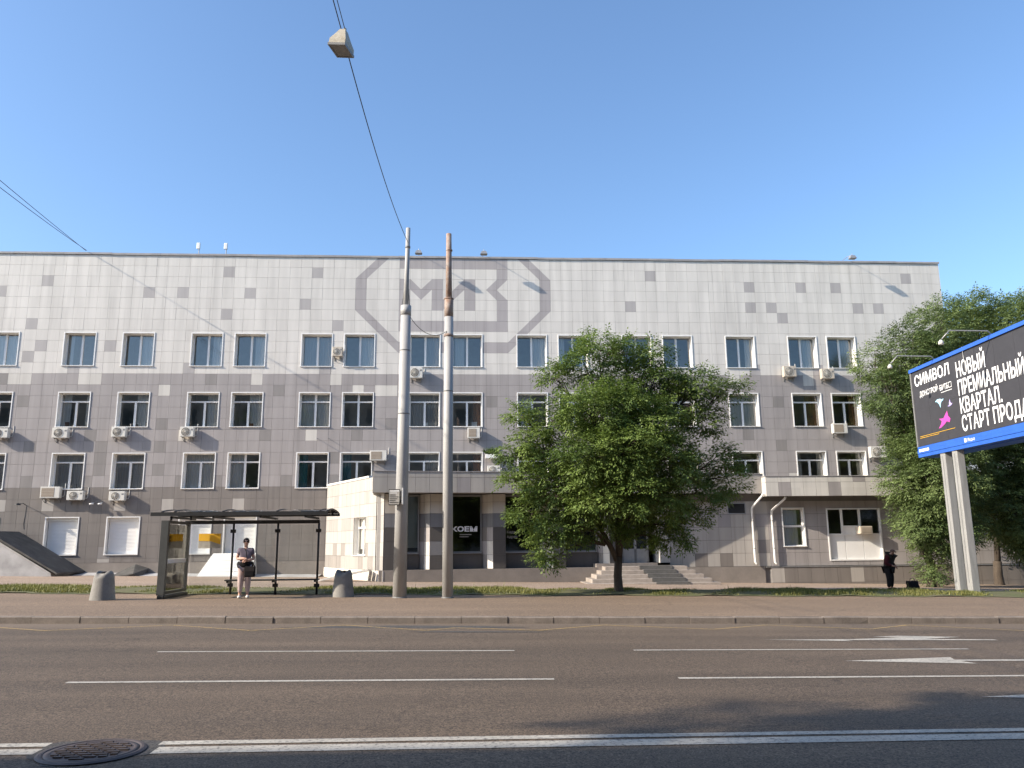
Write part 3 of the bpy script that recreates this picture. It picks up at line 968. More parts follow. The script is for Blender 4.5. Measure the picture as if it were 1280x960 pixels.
cu, te, br = M['curtain'], M['curtain_teal'], M['curtain_brown']
DECO = {(0, -26.06): [('blind', .0, 1, cu)], (0, -18.85): [('blind', .45, 1, cu)], (0, -15.146): [('curtain', .6, 1, cu)], (0, -12.795): [('curtain', .6, 1, cu)],
        (0, -6.795): [('curtain', .5, 1., cu)], (0, -0.795): [('curtain', .08, .4, cu)], (0, 2.854): [('blind', .5, 1, cu)], (0, 14.854): [('curtain', .75, 1, cu)], (0, 18.51): [('curtain', .6, 1, cu)], (0, 20.81): [('curtain', .6, 1, cu)],
        (1, -18.85): [('curtain', .5, 1, cu)], (1, -15.146): [('curtain', .55, 1, cu)], (1, -9.146): [('blind', 0, 1, cu)], (1, -12.795): [('curtain', .5, 1, cu)], (1, 2.854): [('curtain', .0, .5, cu)],
        (1, 14.854): [('curtain', 0, 1, cu)], (1, 18.51): [('curtain', .55, 1, br)],
        (2, -15.146): [('curtain', .0, 1, cu)], (2, -12.795): [('curtain', .0, .45, cu)], (2, -9.146): [('curtain', .03, .3, te)], (2, -6.795): [('curtain', .03, .3, te)]}
for (x0, x1, z0, z1, r) in openings:
    dk = None
    for (rr, xx), dd in DECO.items():
        if rr == r and abs(xx - x0) < .01: dk = dd
    kind = ['plain', 'transom', 'transom', 'shutter'][r]
    if dk is None and r < 3:
        u = random.random()
        if u < .25: dk = [('curtain', .0, random.uniform(.15, .3), cu), ('curtain', random.uniform(.75, .85), 1, cu)]
        elif u < .5: dk = [('blind', .5, 1, M['blind_grey'])]
        elif u < .65: dk = [('blind', 0, 1, M['blind_grey'])]
        elif u < .8: dk = [('curtain', .7, 1, br)]
    if (r == 1 and abs(x0 + 9.146) < .01) or (r == 1 and abs(x0 + 6.795) < .01) or (r == 2 and abs(x0 + 12.795) < .01): kind = 'cross'
    w_ = make_window(x0, x1, z0, z1, D, kind, building, dk)
    if r in (1, 2) and random.random() < .6:              # things standing on the inner sill
        for k in range(random.randint(1, 3)):
            xa = random.uniform(x0 + .15, x1 - .45); ww = random.uniform(.12, .35); hh = random.uniform(.10, .32)
            q_ = MB(); q_.bbox(xa, xa + ww, D + .44, D + .56, z0 + .03, z0 + .03 + hh, .01)
            q_.build('sill_box', random.choice([M['white_pvc'], M['ac_beige'], M['print_grey'], M['curtain_brown']]), w_)

# ------------------------------------------------------------------ entrance annex
annex = empty('entrance_annex', (5.0, 39.0, -1.9), 'single storey entrance block with tiled fascia, dark piers and shop windows', 'building')
FA, FB = Vector((-4.08, 35.6)), Vector((14.3, 38.0))          # fascia front, angled part
fd = (FB - FA).normalized(); fn = Vector((fd.y, -fd.x))       # fn points to the street
FZ0, FZ1 = 2.20, 3.13
def fp(s, o=0.0):
    """point on the angled front: s metres along, o metres behind the fascia"""
    p = FA + fd * s - fn * o
    return (p.x, p.y)
FLEN = (FB - FA).length
core = MB()
core.vprism([fp(0, .02), fp(FLEN, .02), fp(FLEN, .5), fp(0, .5)], FZ0 + .01, FZ1 - .01)
core.build('fascia', M['grout'], annex)
# soffit and roof slab
slab = MB()
slab.vprism([fp(0.02, .5), fp(FLEN, .5), (14.3, D - .06), (-7.3, D - .06), (-4.35, 38.2)], FZ0 + .03, 2.90)
slab.build('roof', M['concrete'], annex)


def face_tiles(pa, pb, z0, z1, tw, th, colf, parent, skip=None, th_list=None, nout=None, thick=.02, single_=True, name='tile'):
    """tiles on the vertical plane from plan point pa to pb (street side to the right of travel)"""
    pa, pb = Vector(pa), Vector(pb)
    L = (pb - pa).length
    d = (pb - pa) / L
    nn = Vector((d.y, -d.x))
    nx = max(1, round(L / tw)); w = L / nx
    zs = th_list or [z0 + (z1 - z0) * k / max(1, round((z1 - z0) / th)) for k in range(max(1, round((z1 - z0) / th)) + 1)]
    for i in range(nx):
        for k in range(len(zs) - 1):
            s0, s1, za, zb = i * w + .006, (i + 1) * w - .006, zs[k] + .006, zs[k + 1] - .006
            for (a, b, c_, d_) in cuts((s0, s1, za, zb), skip or []):
                col = colf(i, k)
                A, B = pa + d * a, pa + d * b
                t = MB()
                q = thick + random.uniform(-.002, .002)
                A2, B2 = A + nn * q, B + nn * q
                t.vprism([(A2.x, A2.y), (B2.x, B2.y), (B.x, B.y), (A.x, A.y)], c_, d_)
                t.build(name, M['tile_' + col], parent)


def col_fascia(i, k):
    if k == 0: return 'mid' if i in (6, 11, 19, 24) else 'l' if False else ('p' if True else '')
    return 'p'
fz_list = [FZ0, FZ1 - .25, FZ1]
face_tiles(fp(0, 0.02), fp(FLEN, .02), FZ0, FZ1, .617, .6, col_fascia, annex, th_list=fz_list)
face_tiles(fp(0, .5), fp(0, .02), FZ0, FZ1, .5, .6, lambda i, k: 'p', annex, th_list=fz_list)
cp = MB(); cp.vprism([fp(-.03, -.03), fp(FLEN, -.03), fp(FLEN, .5), fp(-.03, .5)], FZ1 + .002, FZ1 + .03)
cp.build('fascia_cap', M['flash'], annex)

# right fascia, parallel to the main facade, a little lower and further forward
RY, RZ0, RZ1 = 37.45, 2.04, 2.97
RX0, RX1 = 14.2, 27.6
rc_ = MB(); rc_.box(RX0 + .02, RX1, RY + .02, RY + .5, RZ0 + .005, RZ1 - .005)
rc_.build('fascia', M['grout'], annex)
rs_ = MB(); rs_.box(RX0 + .04, RX1, RY + .5, D - .06, RZ0 + .04, 2.75)
rs_.build('roof', M['concrete'], annex)
face_tiles((RX0, RY + .02), (RX1, RY + .02), RZ0, RZ1, .617, .6, lambda i, k: ('mid' if (i, k) in ((1, 0), (5, 0), (7, 1), (12, 0)) else 'l'), annex, th_list=[RZ0, RZ1 - .27, RZ1])
face_tiles((RX0 + .02, RY + .6), (RX0 + .02, RY + .02), RZ0, RZ1, .58, .6, lambda i, k: 'l', annex, th_list=[RZ0, RZ1 - .27, RZ1])
cp = MB(); cp.box(RX0 - .03, RX1, RY - .03, RY + .5, RZ1 + .002, RZ1 + .03)
cp.build('fascia_cap', M['flash'], annex)

# slanted white side wall with one window
SA, SB = Vector((-7.43, D - .03)), Vector((-3.66, 36.54))
sd = (SB - SA).normalized(); SL = (SB - SA).length; sn = Vector((sd.y, -sd.x))
w0, w1 = 4.30, 5.95
wz0, wz1 = -0.55, 1.25
sops = [(w0, w1, wz0, wz1)]
bk = MB()
for (a, b, c_, d_) in cuts((0, w0, -2.3, 3.05), []) + cuts((w0, w1, -2.3, 3.05), sops) + [(w1, SL, -2.3, 3.05)]:
    A, B = SA + sd * a, SA + sd * b
    bk.add([(A.x, A.y, c_), (B.x, B.y, c_), (B.x, B.y, d_), (A.x, A.y, d_)], [(0, 1, 2, 3)])
bk.build('side_wall', M['grout'], annex)
SACC = {(2, 5): 'l', (9, 5): 'l', (2, 1): 'p', (3, 1): 'light', (4, 1): 'p'}
def col_side(i, k):
    if k >= 4: return 'cloud' if (i, k) in ((2, 5), (9, 5)) else 'cream'
    if k == 3: return 'cream' if i in (3, 10) else 'cloud'
    if k == 2: return 'cream'
    if k == 1: return 'sand' if i in (2, 4, 9) else 'cream'
    return 'sand' if i in (0, 1, 2, 3, 8, 10) else 'cloud'
face_tiles(SA, SB, -1.18, 3.05, .62, .6, col_side, annex, skip=sops)
cpw = MB()
A, B = SA + sn * .06, SA + sd * 6.25 + sn * .06
A2, B2 = SA - sn * .25, SA + sd * 6.25 - sn * .25
cpw.vprism([(A.x, A.y), (B.x, B.y), (B2.x, B2.y), (A2.x, A2.y)], 3.055, 3.15)
cpw.build('coping', M['white_roof'], annex)
spl = MB()
A, B = SA + sn * .07, SB + sn * .07 + sd * .1
A2, B2 = SA - sn * .2, SB - sn * .2 + sd * .1
spl.vprism([(A.x, A.y), (B.x, B.y), (B2.x, B2.y), (A2.x, A2.y)], -2.4, -1.19)
spl.build('side_plinth', M['stone_white'], annex)
# window in the slanted wall: built straight, then turned about its corner
wroot = MB()
def smap(s, o, z):
    p = SA + sd * s - sn * o
    return (p.x, p.y, z)
def sbox(mb, a, b, o0, o1, z0, z1):
    vs = [smap(a, o0, z0), smap(b, o0, z0), smap(b, o1, z0), smap(a, o1, z0), smap(a, o0, z1), smap(b, o0, z1), smap(b, o1, z1), smap(a, o1, z1)]
    mb.add(vs, [(0, 1, 5, 4), (1, 2, 6, 5), (2, 3, 7, 6), (3, 0, 4, 7), (4, 5, 6, 7), (3, 2, 1, 0)])
for (a, b, c_, d_) in frame_rects(w0, w1, wz0, wz1, .06): sbox(wroot, a, b, .2, .27, c_, d_)
wm_ = (w0 + w1) / 2
sbox(wroot, wm_ - .05, wm_ + .05, .19, .275, wz0 + .06, wz1 - .06)
sbox(wroot, w0 + .06, w1 - .06, .195, .27, .72, .80)
ww_ = wroot.build('window', M['white_pvc'], annex)
rv = MB()
rv.add([smap(w0, -.03, wz0), smap(w0, .2, wz0), smap(w0, .2, wz1), smap(w0, -.03, wz1)], [(0, 1, 2, 3)])
rv.add([smap(w1, -.03, wz0), smap(w1, .2, wz0), smap(w1, .2, wz1), smap(w1, -.03, wz1)], [(0, 1, 2, 3)])
rv.add([smap(w0, -.03, wz1), smap(w1, -.03, wz1), smap(w1, .2, wz1), smap(w0, .2, wz1)], [(0, 1, 2, 3)])
rv.build('reveal', M['reveal'], ww_)
sl = MB(); sbox(sl, w0 - .04, w1 + .04, -.08, .2, wz0 - .02, wz0 + .012); sl.build('sill', M['white_pvc'], ww_)
for (a, b, c_, d_) in ((w0 + .06, wm_ - .05, wz0 + .06, .72), (wm_ + .05, w1 - .06, wz0 + .06, .72), (w0 + .06, wm_ - .05, .80, wz1 - .06), (wm_ + .05, w1 - .06, .80, wz1 - .06)):
    p = MB(); p.add([smap(a, .235, c_), smap(b, .235, c_), smap(b, .235, d_), smap(a, .235, d_)], [(0, 1, 2, 3)])
    p.build('pane', M['glass'], ww_)
cb = MB(); cb.add([smap(w0, .34, -.25), smap(w1, .34, -.25), smap(w1, .34, wz1 + .1), smap(w0, .34, wz1 + .1)], [(0, 1, 2, 3)]); cb.build('blind', M['curtain'], ww_)
cb = MB(); cb.add([smap(w0 - .2, .5, -1), smap(w1 + .2, .5, -1), smap(w1 + .2, .5, wz1 + .3), smap(w0 - .2, .5, wz1 + .3)], [(0, 1, 2, 3)]); cb.build('room', M['room'], ww_)

# shop front: piers with a slanted left cheek, glass between them
OV = 0.90                                     # overhang of the fascia
ZP0, ZP1 = -1.16, FZ0                         # pier base / soffit
pier_s = [0.55, 2.60, 5.48, 8.30, 11.00]      # where the front face of each pier starts
pier_w = [0.62, 0.90, 0.58, 0.58, 0.50]
PD = 0.50                                     # depth of the cheek
zb_ = [ZP0, ZP0 + .62, ZP0 + 1.24, ZP0 + 1.86, ZP0 + 2.48, ZP0 + 3.0, ZP1]
def col_pier(i, k, j):
    tabl = [['char', 'char', 'char', 'slate', 'beige', 'beige', 'beige'],
            ['char', 'slate', 'char', 'slate', 'beige', 'beige', 'beige']]
    return tabl[j % 2][k]
for j, (s, w) in enumerate(zip(pier_s, pier_w)):
    pm = MB()
    pts = [fp(s, OV), fp(s + w, OV), fp(s + w, OV + PD + .1), fp(s - (.46 if j else .30), OV + PD + .1)]
    pm.vprism(pts, ZP0, ZP1)
    pier = pm.build('pier', M['grout'], annex)
    face_tiles(fp(s, OV), fp(s + w, OV), ZP0, ZP1, w, .6, lambda i, k: col_pier(i, k, j), pier, th_list=zb_)
    if j:
        face_tiles(fp(s - .46, OV + PD + .1), fp(s, OV), ZP0, ZP1, .40, .6, lambda i, k: ['light', 'l', 'mid', 'slate', 'beige', 'beige', 'beige'][k] if i == 1 else ['d', 'mid', 'dark', 'slate', 'beige', 'beige', 'beige'][k], pier, th_list=zb_)  # sunlit front half and shaded rear half painted in as tile tones
# glazing: sill wall, frame, pane, dim hall behind
GO = OV + PD
for j in range(4):
    a = pier_s[j] + pier_w[j]; b = pier_s[j + 1] - .46
    if b - a < .3: continue
    sw_ = MB(); sw_.vprism([fp(a, GO - .05), fp(b, GO - .05), fp(b, GO + .2), fp(a, GO + .2)], ZP0, -.47)
    sw_.build('sill_wall', M['tile_char'], annex)
    fm = MB()
    for (p, q, z0, z1) in ((a, b, -.45, -.38), (a, b, 2.10, 2.19), (a, a + .06, -.38, 2.10), (b - .06, b, -.38, 2.10)):
        fm.vprism([fp(p, GO - .02), fp(q, GO - .02), fp(q, GO + .06), fp(p, GO + .06)], z0, z1)
    sf = fm.build('shop_window', M['grey_metal'], annex)
    sl = MB(); sl.vprism([fp(a, GO - .14), fp(b, GO - .14), fp(b, GO), fp(a, GO)], -.475, -.452); sl.build('sill', M['steel'], sf)
    p = MB(); pa, pb = fp(a + .05, GO + .02), fp(b - .05, GO + .02)
    p.add([(*pa, -.39), (*pb, -.39), (*pb, 2.11), (*pa, 2.11)], [(0, 1, 2, 3)]); p.build('pane', M['shop_glass'], sf)
    if j == 0:
        c_ = MB(); pa, pb = fp(a, GO + .15), fp(b, GO + .15)
        c_.add([(*pa, -.2), (*pb, -.2), (*pb, 2.11), (*pa, 2.11)], [(0, 1, 2, 3)]); c_.build('blind', M['curtain'], sf)
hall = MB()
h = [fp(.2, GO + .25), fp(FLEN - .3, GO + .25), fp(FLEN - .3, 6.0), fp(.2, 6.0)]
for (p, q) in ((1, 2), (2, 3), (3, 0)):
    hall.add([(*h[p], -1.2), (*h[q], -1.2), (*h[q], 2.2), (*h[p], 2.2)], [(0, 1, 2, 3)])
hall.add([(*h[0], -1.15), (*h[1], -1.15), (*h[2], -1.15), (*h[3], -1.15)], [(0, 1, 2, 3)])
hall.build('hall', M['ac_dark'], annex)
# terrace plinth in front of the piers
tp = MB(); tp.vprism([fp(.35, OV - .12), fp(10.3, OV - .12), fp(10.3, GO + .3), fp(.35, GO + .3)], -2.4, -1.165)
tp.build('front_plinth', M['plinth'], annex)
# entrance door behind the tree
dr = MB()
a, b = 11.75, 13.1
for (p, q, z0, z1) in ((a, b, 1.15, 1.25), (a, a + .09, -1.0, 1.15), (b - .09, b, -1.0, 1.15), ((a + b) / 2 - .06, (a + b) / 2 + .06, -1.0, 1.15), (a, b, -1.0, -.35)):
    dr.vprism([fp(p, GO - .02), fp(q, GO - .02), fp(q, GO + .06), fp(p, GO + .06)], z0, z1)
door = dr.build('door', M['steel'], annex)
p = MB(); pa, pb = fp(a + .05, GO + .02), fp(b - .05, GO + .02)
p.add([(*pa, -.36), (*pb, -.36), (*pb, 2.15), (*pa, 2.15)], [(0, 1, 2, 3)]); p.build('pane', M['shop_glass'], door)
fl_ = MB(); fl_.vprism([fp(10.3, OV - .1), fp(13.3, OV - .1), fp(13.3, GO + .3), fp(10.3, GO + .3)], -2.3, -1.0)
fl_.build('porch_floor', M['step'], annex)

# shop lettering on the glass
def text_mesh(body, size, bold=0.0, xs=1.0):
    cu_ = bpy.data.curves.new('txt', 'FONT')
    cu_.body = body; cu_.size = size; cu_.offset = bold; cu_.extrude = 0.0
    cu_.resolution_u = 2
    o = bpy.data.objects.new('txt', cu_)
    COL.objects.link(o)
    dg = bpy.context.evaluated_depsgraph_get()
    me = bpy.data.meshes.new_from_object(o.evaluated_get(dg))
    bpy.data.objects.remove(o)
    vs = [(v.co.x * xs, v.co.y) for v in me.vertices]
    fs = [tuple(p.vertices) for p in me.polygons]
    bpy.data.meshes.remove(me)
    return vs, fs


def lettering(body, size, mapf, m, parent, bold=0.0, xs=1.0, name='lettering', width=None):
    vs, fs = text_mesh(body, size, bold, xs)
    if width:
        w = max(v[0] for v in vs) - min(v[0] for v in vs)
        vs = [(v[0] * width / w, v[1]) for v in vs]
    mb = MB(); mb.add([mapf(a, b) for a, b in vs], fs)
    return mb.build(name, m, parent)


def shopmap(s0, z0, off=.012):
    def f(a, b):
        p = fp(s0 + a, GO + .02 - off)
        return (p[0], p[1], z0 + b)
    return f
g1 = [o for o in annex.children if o.name.startswith('shop_window')]
lettering('КОЕМ', .30, shopmap(pier_s[1] + pier_w[1] + .10, .52), M['print_white'], g1[1], bold=.012, width=1.2)
for q, (zz, ln) in enumerate(((.36, .55), (.26, .42))):
    bl = MB(); pa, pb = fp(4.0, GO + .008), fp(4.0 + ln, GO + .008)
    bl.add([(*pa, zz), (*pb, zz), (*pb, zz + .03), (*pa, zz + .03)], [(0, 1, 2, 3)]); bl.build('printed_bar', M['print_grey'], g1[1])
lettering('Кадры', .17, shopmap(6.2, .42), M['print_grey'], g1[2])
lettering('Адрес', .17, shopmap(6.2, .20), M['print_grey'], g1[2])

# wall right of the entrance, parallel to the facade
RWY = 38.45
rops = [(15.28, 16.34, -.30, 1.50), (17.47, 20.16, -1.0, 1.49), (12.60, 13.50, 1.25, 1.78)]
rwall = MB()
RWX0, RWX1 = 9.68, 27.4
xs_ = sorted(set([RWX0, RWX1] + [o[0] for o in rops] + [o[1] for o in rops]))
for xa, xb in zip(xs_[:-1], xs_[1:]):
    for (x0, x1, z0, z1) in cuts((xa, xb, -2.6, 2.22), rops):
        rwall.add([(x0, RWY + .02, z0), (x1, RWY + .02, z0), (x1, RWY + .02, z1), (x0, RWY + .02, z1)], [(0, 1, 2, 3)])
rwall.add([(RWX1, RWY + .02, -2.6), (RWX1, D, -2.6), (RWX1, D, 2.6), (RWX1, RWY + .02, 2.6)], [(0, 1, 2, 3)])
rwall.build('right_wall', M['grout'], annex)
rz = [-1.22 + .6155 * k for k in range(6)]
def col_rw(i, k):
    dk = {(2, 0): 'dark', (4, 0): 'dark', (7, 3): 'mid', (7, 1): 'd', (5, 2): 'p', (0, 2): 'mid', (4, 3): 'mid'}
    if (i, k) in dk: return dk[(i, k)]
    return 'p' if i < 8 else 'mid'
face_tiles((RWX0, RWY + .02), (RWX1, RWY + .02), 0, 0, .6155, .6, col_rw, annex, skip=[(a - RWX0, b - RWX0, c, d) for a, b, c, d in rops], th_list=rz)
# lit white cheek at the end of the porch
ck = MB(); ck.vprism([(9.10, RWY - .45), (9.70, RWY), (9.70, RWY + .9), (9.05, RWY + .9)], -1.0, 2.2)
ck.build('porch_cheek', M['tile_light'], annex)
# plinth, two depths
pp = MB(); pp.box(9.9, 14.25, RWY - .06, RWY + .05, -2.6, -1.23)
pp.build('front_plinth', M['plinth'], annex)
pb_ = MB(); pb_.box(14.5, 27.4, RWY - .14, RWY + .05, -2.6, -1.275)
pb_.build('front_plinth', M['grout'], annex)
face_tiles((14.5, RWY - .14), (27.4, RWY - .14), 0, 0, .645, .6, lambda i, k: 'p' if (i, k) in ((0, 1), (6, 1)) else 'dark', annex, th_list=[-2.55, -2.02 + .03, -1.28])
tr = MB(); tr.box(14.3, 27.4, RWY - .19, RWY, -1.27, -1.245)
tr.build('plinth_drip', M['steel'], annex)
make_window(15.28, 16.34, -.30, 1.50, RWY, 'stack', annex, [('curtain', .0, .8, cu)], rc=.2)
# wide window with white infill panels and a window air conditioner
bw = MB()
x0, x1, z0, z1 = 17.47, 20.16, -1.0, 1.49
for (a, b, c_, d_) in frame_rects(x0, x1, z0, z1, .06): bw.box(a, b, RWY - .03, RWY + .16, c_, d_)
bw.box(x0 + .06, x1 - .06, RWY + .05, RWY + .14, .18, .28)
for xx in (18.25, 19.14): bw.box(xx - .05, xx + .05, RWY + .05, RWY + .14, .28, z1 - .06)
bw.box(18.30, 19.09, RWY + .06, RWY + .13, .58, .66)
big = bw.build('window', M['white_pvc'], annex)
for k, (a, b) in enumerate(((17.53, 18.34), (18.36, 19.24), (19.26, 20.10))):
    q = MB(); q.bbox(a, b, RWY + .085, RWY + .12, z0 + .06, .18, .006); q.build('infill_panel', M['white_pvc'], big)
q = MB(); q.bbox(18.30, 19.09, RWY + .085, RWY + .12, .28, .58, .006); q.build('infill_panel', M['white_pvc'], big)
for (a, b, c_, d_) in ((17.53, 18.20, .28, 1.43), (18.30, 19.09, .66, 1.43), (19.19, 20.10, .28, 1.43)):
    q = MB(); q.add([(a, RWY + .1, c_), (b, RWY + .1, c_), (b, RWY + .1, d_), (a, RWY + .1, d_)], [(0, 1, 2, 3)]); q.build('pane', M['glass'], big)
q = MB(); q.add([(17.2, RWY + 1.5, -1.1), (20.5, RWY + 1.5, -1.1), (20.5, RWY + 1.5, 2), (17.2, RWY + 1.5, 2)], [(0, 1, 2, 3)])
q.add([(17.2, RWY + .2, 1.6), (20.5, RWY + .2, 1.6), (20.5, RWY + 1.5, 1.6), (17.2, RWY + 1.5, 1.6)], [(3, 2, 1, 0)])
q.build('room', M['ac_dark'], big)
# ventilation grille
vg = MB()
for (a, b, c_, d_) in frame_rects(12.60, 13.50, 1.25, 1.78, .04): vg.box(a, b, RWY - .03, RWY + .05, c_, d_)
vent = vg.build('vent_grille', M['steel'], annex)
for k in range(8):
    zz = 1.30 + k * .055
    q = MB(); q.add([(12.64, RWY + .05, zz + .045), (13.46, RWY + .05, zz + .045), (13.46, RWY - .01, zz), (12.64, RWY - .01, zz)], [(0, 1, 2, 3)]); q.build('louvre', M['ac_dark'], vent)
# drain pipes
for (xa, xb, zt) in ((13.76, 14.10, 2.18), (14.72, 15.18, 2.03)):
    dp = MB()
    dp.tube([(xb, RWY - .85, zt), (xb - .02, RWY - .78, zt - .10), (xa, RWY - .22, zt - .62), (xa, RWY - .13, zt - .75), (xa, RWY - .13, -1.02), (xa + .06, RWY - .22, -1.14)], .055, 12)
    dpo = dp.build('drain_pipe', M['white_roof'], annex)
    for zz in (.9, -.4):
        q = MB(); q.lathe([(.064, zz), (.064, zz + .035)], xa, RWY - .13, 14); q.build('pipe_clamp', M['steel'], dpo)

# entrance steps
st_root = empty('entrance_steps', (8.2, 36.4, -1.9), 'five broad pale stone steps with grey carpet behind the tree trunk', 'steps')
for k in range(5):
    e = (4 - k)
    zt = -1.78 + k * .165
    y0 = 35.3 + k * .38
    x0, x1 = 5.25 + k * .26, 11.1 - k * .26
    q = MB(); q.bbox(x0, x1, y0, 37.75, zt - .30 - (.3 if k == 0 else 0), zt, .012)
    q.build('step', M['step'], st_root)
    q = MB(); q.bbox(8.25 - k * .10, 9.75 - k * .10, y0 - .03, y0 + .37, zt + .003, zt + .035, .01); q.build('carpet_strip', M['carpet'], st_root)
    q = MB(); q.box(8.25 - k * .10, 9.75 - k * .10, y0 - .03, y0 - .004, zt - .12, zt + .003); q.build('carpet_strip', M['carpet'], st_root)

# ------------------------------------------------------------------ basement covers at the left of the facade
bs = empty('basement_entrance', (-24.5, 41.8, -1.5), 'concrete basement stair cover with black sloping roof at left edge', 'stair cover')
q = MB()
yb, yf = D - .06, 41.0
q.prism([(-31, -1.9), (-19.95, -1.9), (-20.1, -1.25), (-23.35, .66), (-31, .66)], yf, yb)
q.build('side_wall', M['concrete_pale'], bs)
q = MB()
rp = [(-31, .68), (-23.30, .68), (-19.75, -1.33), (-19.75, -1.24), (-23.25, .78), (-31, .78)]
q.prism(rp, yf - .12, yb)
q.build('roof', M['bitumen'], bs)
wh = empty('basement_hatch', (-12.8, 42.9, -1.6), 'white sheet covered sloping hatch against the wall behind the bus shelter', 'hatch')
q = MB()
yq = 42.3
q.add([(-13.25, D - .06, -.42), (-11.05, D - .06, -.42), (-10.95, yq, -1.52), (-13.55, yq, -1.52), (-13.6, D - .06, -1.52), (-10.95, D - .06, -1.52),
       (-13.55, yq, -1.75), (-10.95, yq, -1.75), (-10.95, D - .06, -1.75), (-13.6, D - .06, -1.75)],
      [(0, 3, 2, 1), (0, 4, 3), (1, 2, 5), (3, 6, 7, 2), (2, 7, 8, 5), (4, 9, 6, 3)])
q.build('cover', M['white_roof'], wh)
for k in range(1, 6):
    t = k / 6
    a = Vector((-13.25 - .02, D - .06, -.42)).lerp(Vector((-13.55, yq, -1.52)), t); b = Vector((-11.05, D - .06, -.42)).lerp(Vector((-10.95, yq, -1.52)), t)
    s_ = MB(); s_.tube([a + Vector((0, -.004, .006)), b + Vector((0, -.004, .006))], .010, 6); s_.build('seam', M['white_roof'], wh)
q = MB(); q.box(-13.62, -10.9, yq - .05, yq + .06, -1.95, -1.70); q.build('kerb', M['concrete'], wh)
sh_ = empty('basement_hatch', (-17.3, 42.6, -1.6), 'small low hatch with black sloping lid beside the shelter panel', 'hatch')
q = MB(); q.add([(-18.0, 42.4, -1.56), (-16.75, 42.4, -1.38), (-17.2, D - .06, -.93), (-16.5, D - .06, -1.15), (-18.0, D - .06, -1.50), (-16.45, 42.6, -1.62), (-18, 42.4, -1.8), (-16.45, 42.5, -1.8)],
                 [(0, 1, 2, 4), (1, 3, 2), (1, 5, 3), (0, 6, 7, 5, 1)])
q.build('lid', M['bitumen'], sh_)
q = MB(); q.box(-18.05, -16.4, 42.38, 42.5, -1.9, -1.6); q.build('kerb', M['concrete'], sh_)
# concrete apron along the foot of the left wall
ap = MB()
xs2 = list(np.linspace(-34, -7.6, 40))
for a, b in zip(xs2[:-1], xs2[1:]):
    ap.add([(a, 42.7, gz(a, 42.7) + .02), (b, 42.7, gz(b, 42.7) + .02), (b, D - .045, gz(b, 43) + .12), (a, D - .045, gz(a, 43) + .12), (a, 42.7, gz(a, 42.7) - .1), (b, 42.7, gz(b, 42.7) - .1)], [(0, 1, 2, 3), (4, 5, 1, 0)])
tag(ap.build('apron', M['concrete_pale']), kind='structure')
# planks / ramp at the corner of the annex
rmp = empty('ramp', (-5.9, 38.2, -1.75), 'pale boarded ramp rising to the slanted white wall', 'ramp')
for k in range(3):
    q = MB()
    y0 = 36.55 + k * .45
    q.add([(-6.75, y0, gz(-6.75, 37) + .02), (-6.75, y0 + .36, gz(-6.75, 37) + .02), (-4.30 - k * .06, y0 + .36, -1.12), (-4.30 - k * .06, y0, -1.12),
           (-6.75, y0, gz(-6.75, 37) - .05), (-6.75, y0 + .36, gz(-6.75, 37) - .05), (-4.30 - k * .06, y0 + .36, -1.20), (-4.30 - k * .06, y0, -1.20)],
          [(0, 3, 2, 1), (0, 4, 7, 3), (3, 7, 6, 2), (1, 2, 6, 5)])
    q.build('plank', M['stone_white'], rmp)

